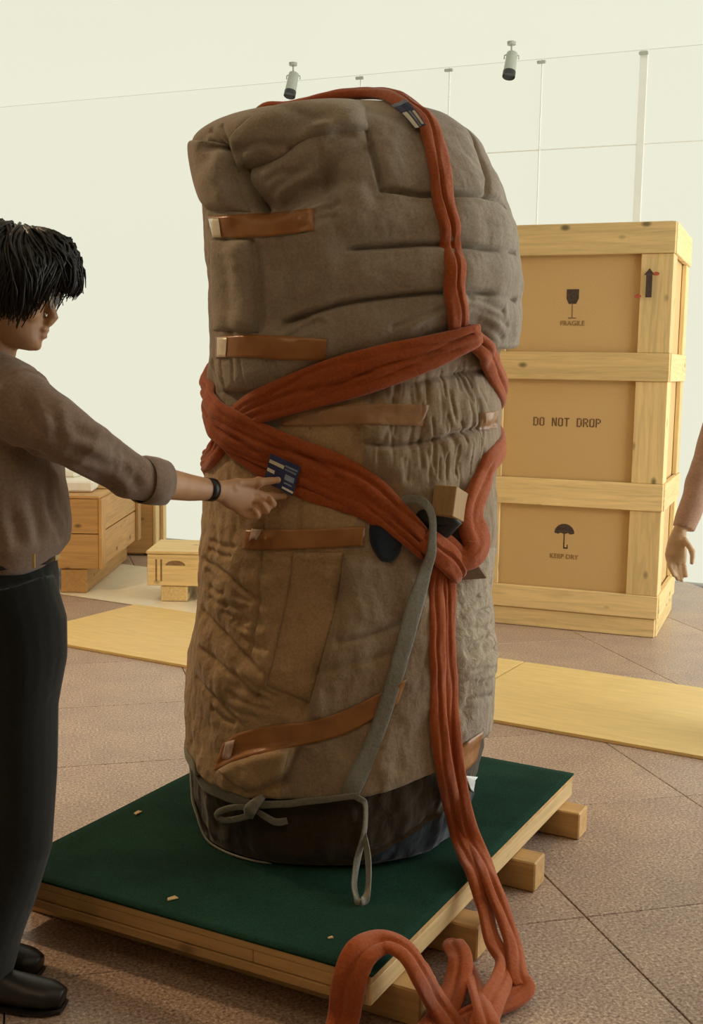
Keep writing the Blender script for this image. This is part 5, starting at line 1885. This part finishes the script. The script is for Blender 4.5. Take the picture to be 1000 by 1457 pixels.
for q, (dx, ln) in enumerate(((-9, 24), (-3, 30), (4, 31), (11, 25))):
    p2 += finger([Bp(961 + dx, 800, 4.15), Bp(962 + dx, 800 + ln * .5, 4.14), Bp(966 + dx * .9, 800 + ln, 4.12)], (.0098, .0078))
p2 += finger([Bp(972, 772, 4.13), Bp(984, 790, 4.11), Bp(984, 806, 4.10)], (.012, .0085))
p2.append(tube([Bp(1110, 540, 4.38), Bp(1150, 555, 4.44), Bp(1165, 660, 4.46), Bp(1160, 760, 4.44), Bp(1158, 800, 4.43)], [.05, .052, .042, .028, (.034, .02)], 14))
for q in range(4):
    p2 += finger([Bp(1150 + q * 6, 796, 4.43), Bp(1150 + q * 6, 815, 4.425), Bp(1152 + q * 5, 830, 4.41)], (.0095, .0078))
for s in (-22, 22):
    p2.append(tube([Bp(cx2 + s, 830, 4.35), Bp(cx2 + s, 960, 4.35), Bp(cx2 + s, 1055, 4.36)], [.085, .06, .042], 14))
bm2 = remesh(p2, 0.0045, 3)
b2 = Vector((Bp(cx2, 900, 4.35).x, 4.35, 0))
bm2.transform(Matrix.Translation(-b2))
man2 = obj('person', bm2, M_SKIN2, None)
man2.location = b2
setprops(man2, 'person at the right edge, hand hanging from a rose brown sleeve', 'person')
s2 = [tube([p for p, r in torso2[1:-1]], [(a + .014, b + .016) for p, (a, b) in torso2[1:-1]], 24, up=Y),
      tube([Bp(1080, 540, 4.34), Bp(1040, 558, 4.28), Bp(1012, 640, 4.24), Bp(993, 694, 4.2), Bp(972, 758, 4.165)], [.07, .066, .055, .046, .040], 18),
      tube([Bp(1110, 540, 4.38), Bp(1150, 558, 4.44), Bp(1165, 660, 4.46), Bp(1160, 765, 4.44)], [.07, .066, .055, .042], 18)]
m2 = remesh(s2, 0.006, 4)
crumple(m2, 0.003, 7, 77)
obj('shirt', m2, M_SHIRT2, man2, world_coords=True, smooth=True)
t2 = [tube([Bp(cx2, 765, 4.35), Bp(cx2, 800, 4.35), Bp(cx2, 850, 4.35)], [(.115, .165), (.12, .175), (.1, .165)], 24, up=Y)]
for s in (-22, 22):
    t2.append(tube([Bp(cx2 + s, 820, 4.35), Bp(cx2 + s, 950, 4.35), Bp(cx2 + s, 1060, 4.36)], [.095, .08, .068], 18))
obj('trousers', remesh(t2, 0.006, 4), M_TROU, man2, world_coords=True, smooth=True)
for s in (-22, 22):
    q = Bp(cx2 + s, 1060, 4.36)
    shoe('shoe', (q.x + .04, q.y + .05, 0), (q.x - .11, q.y - .16, 0), man2, M_LEATH)
obj('hair', hair_locks(H2, lambda a: 0.06 if abs(a) < 0.7 else -0.03, 15, 300, puff=0.012), plain('brown_hair', (0.05, 0.03, 0.015), 0.5, 0.2, 60), man2, world_coords=True, smooth=True)
man2.location.z = 0.0145        # stands on the plywood sheet
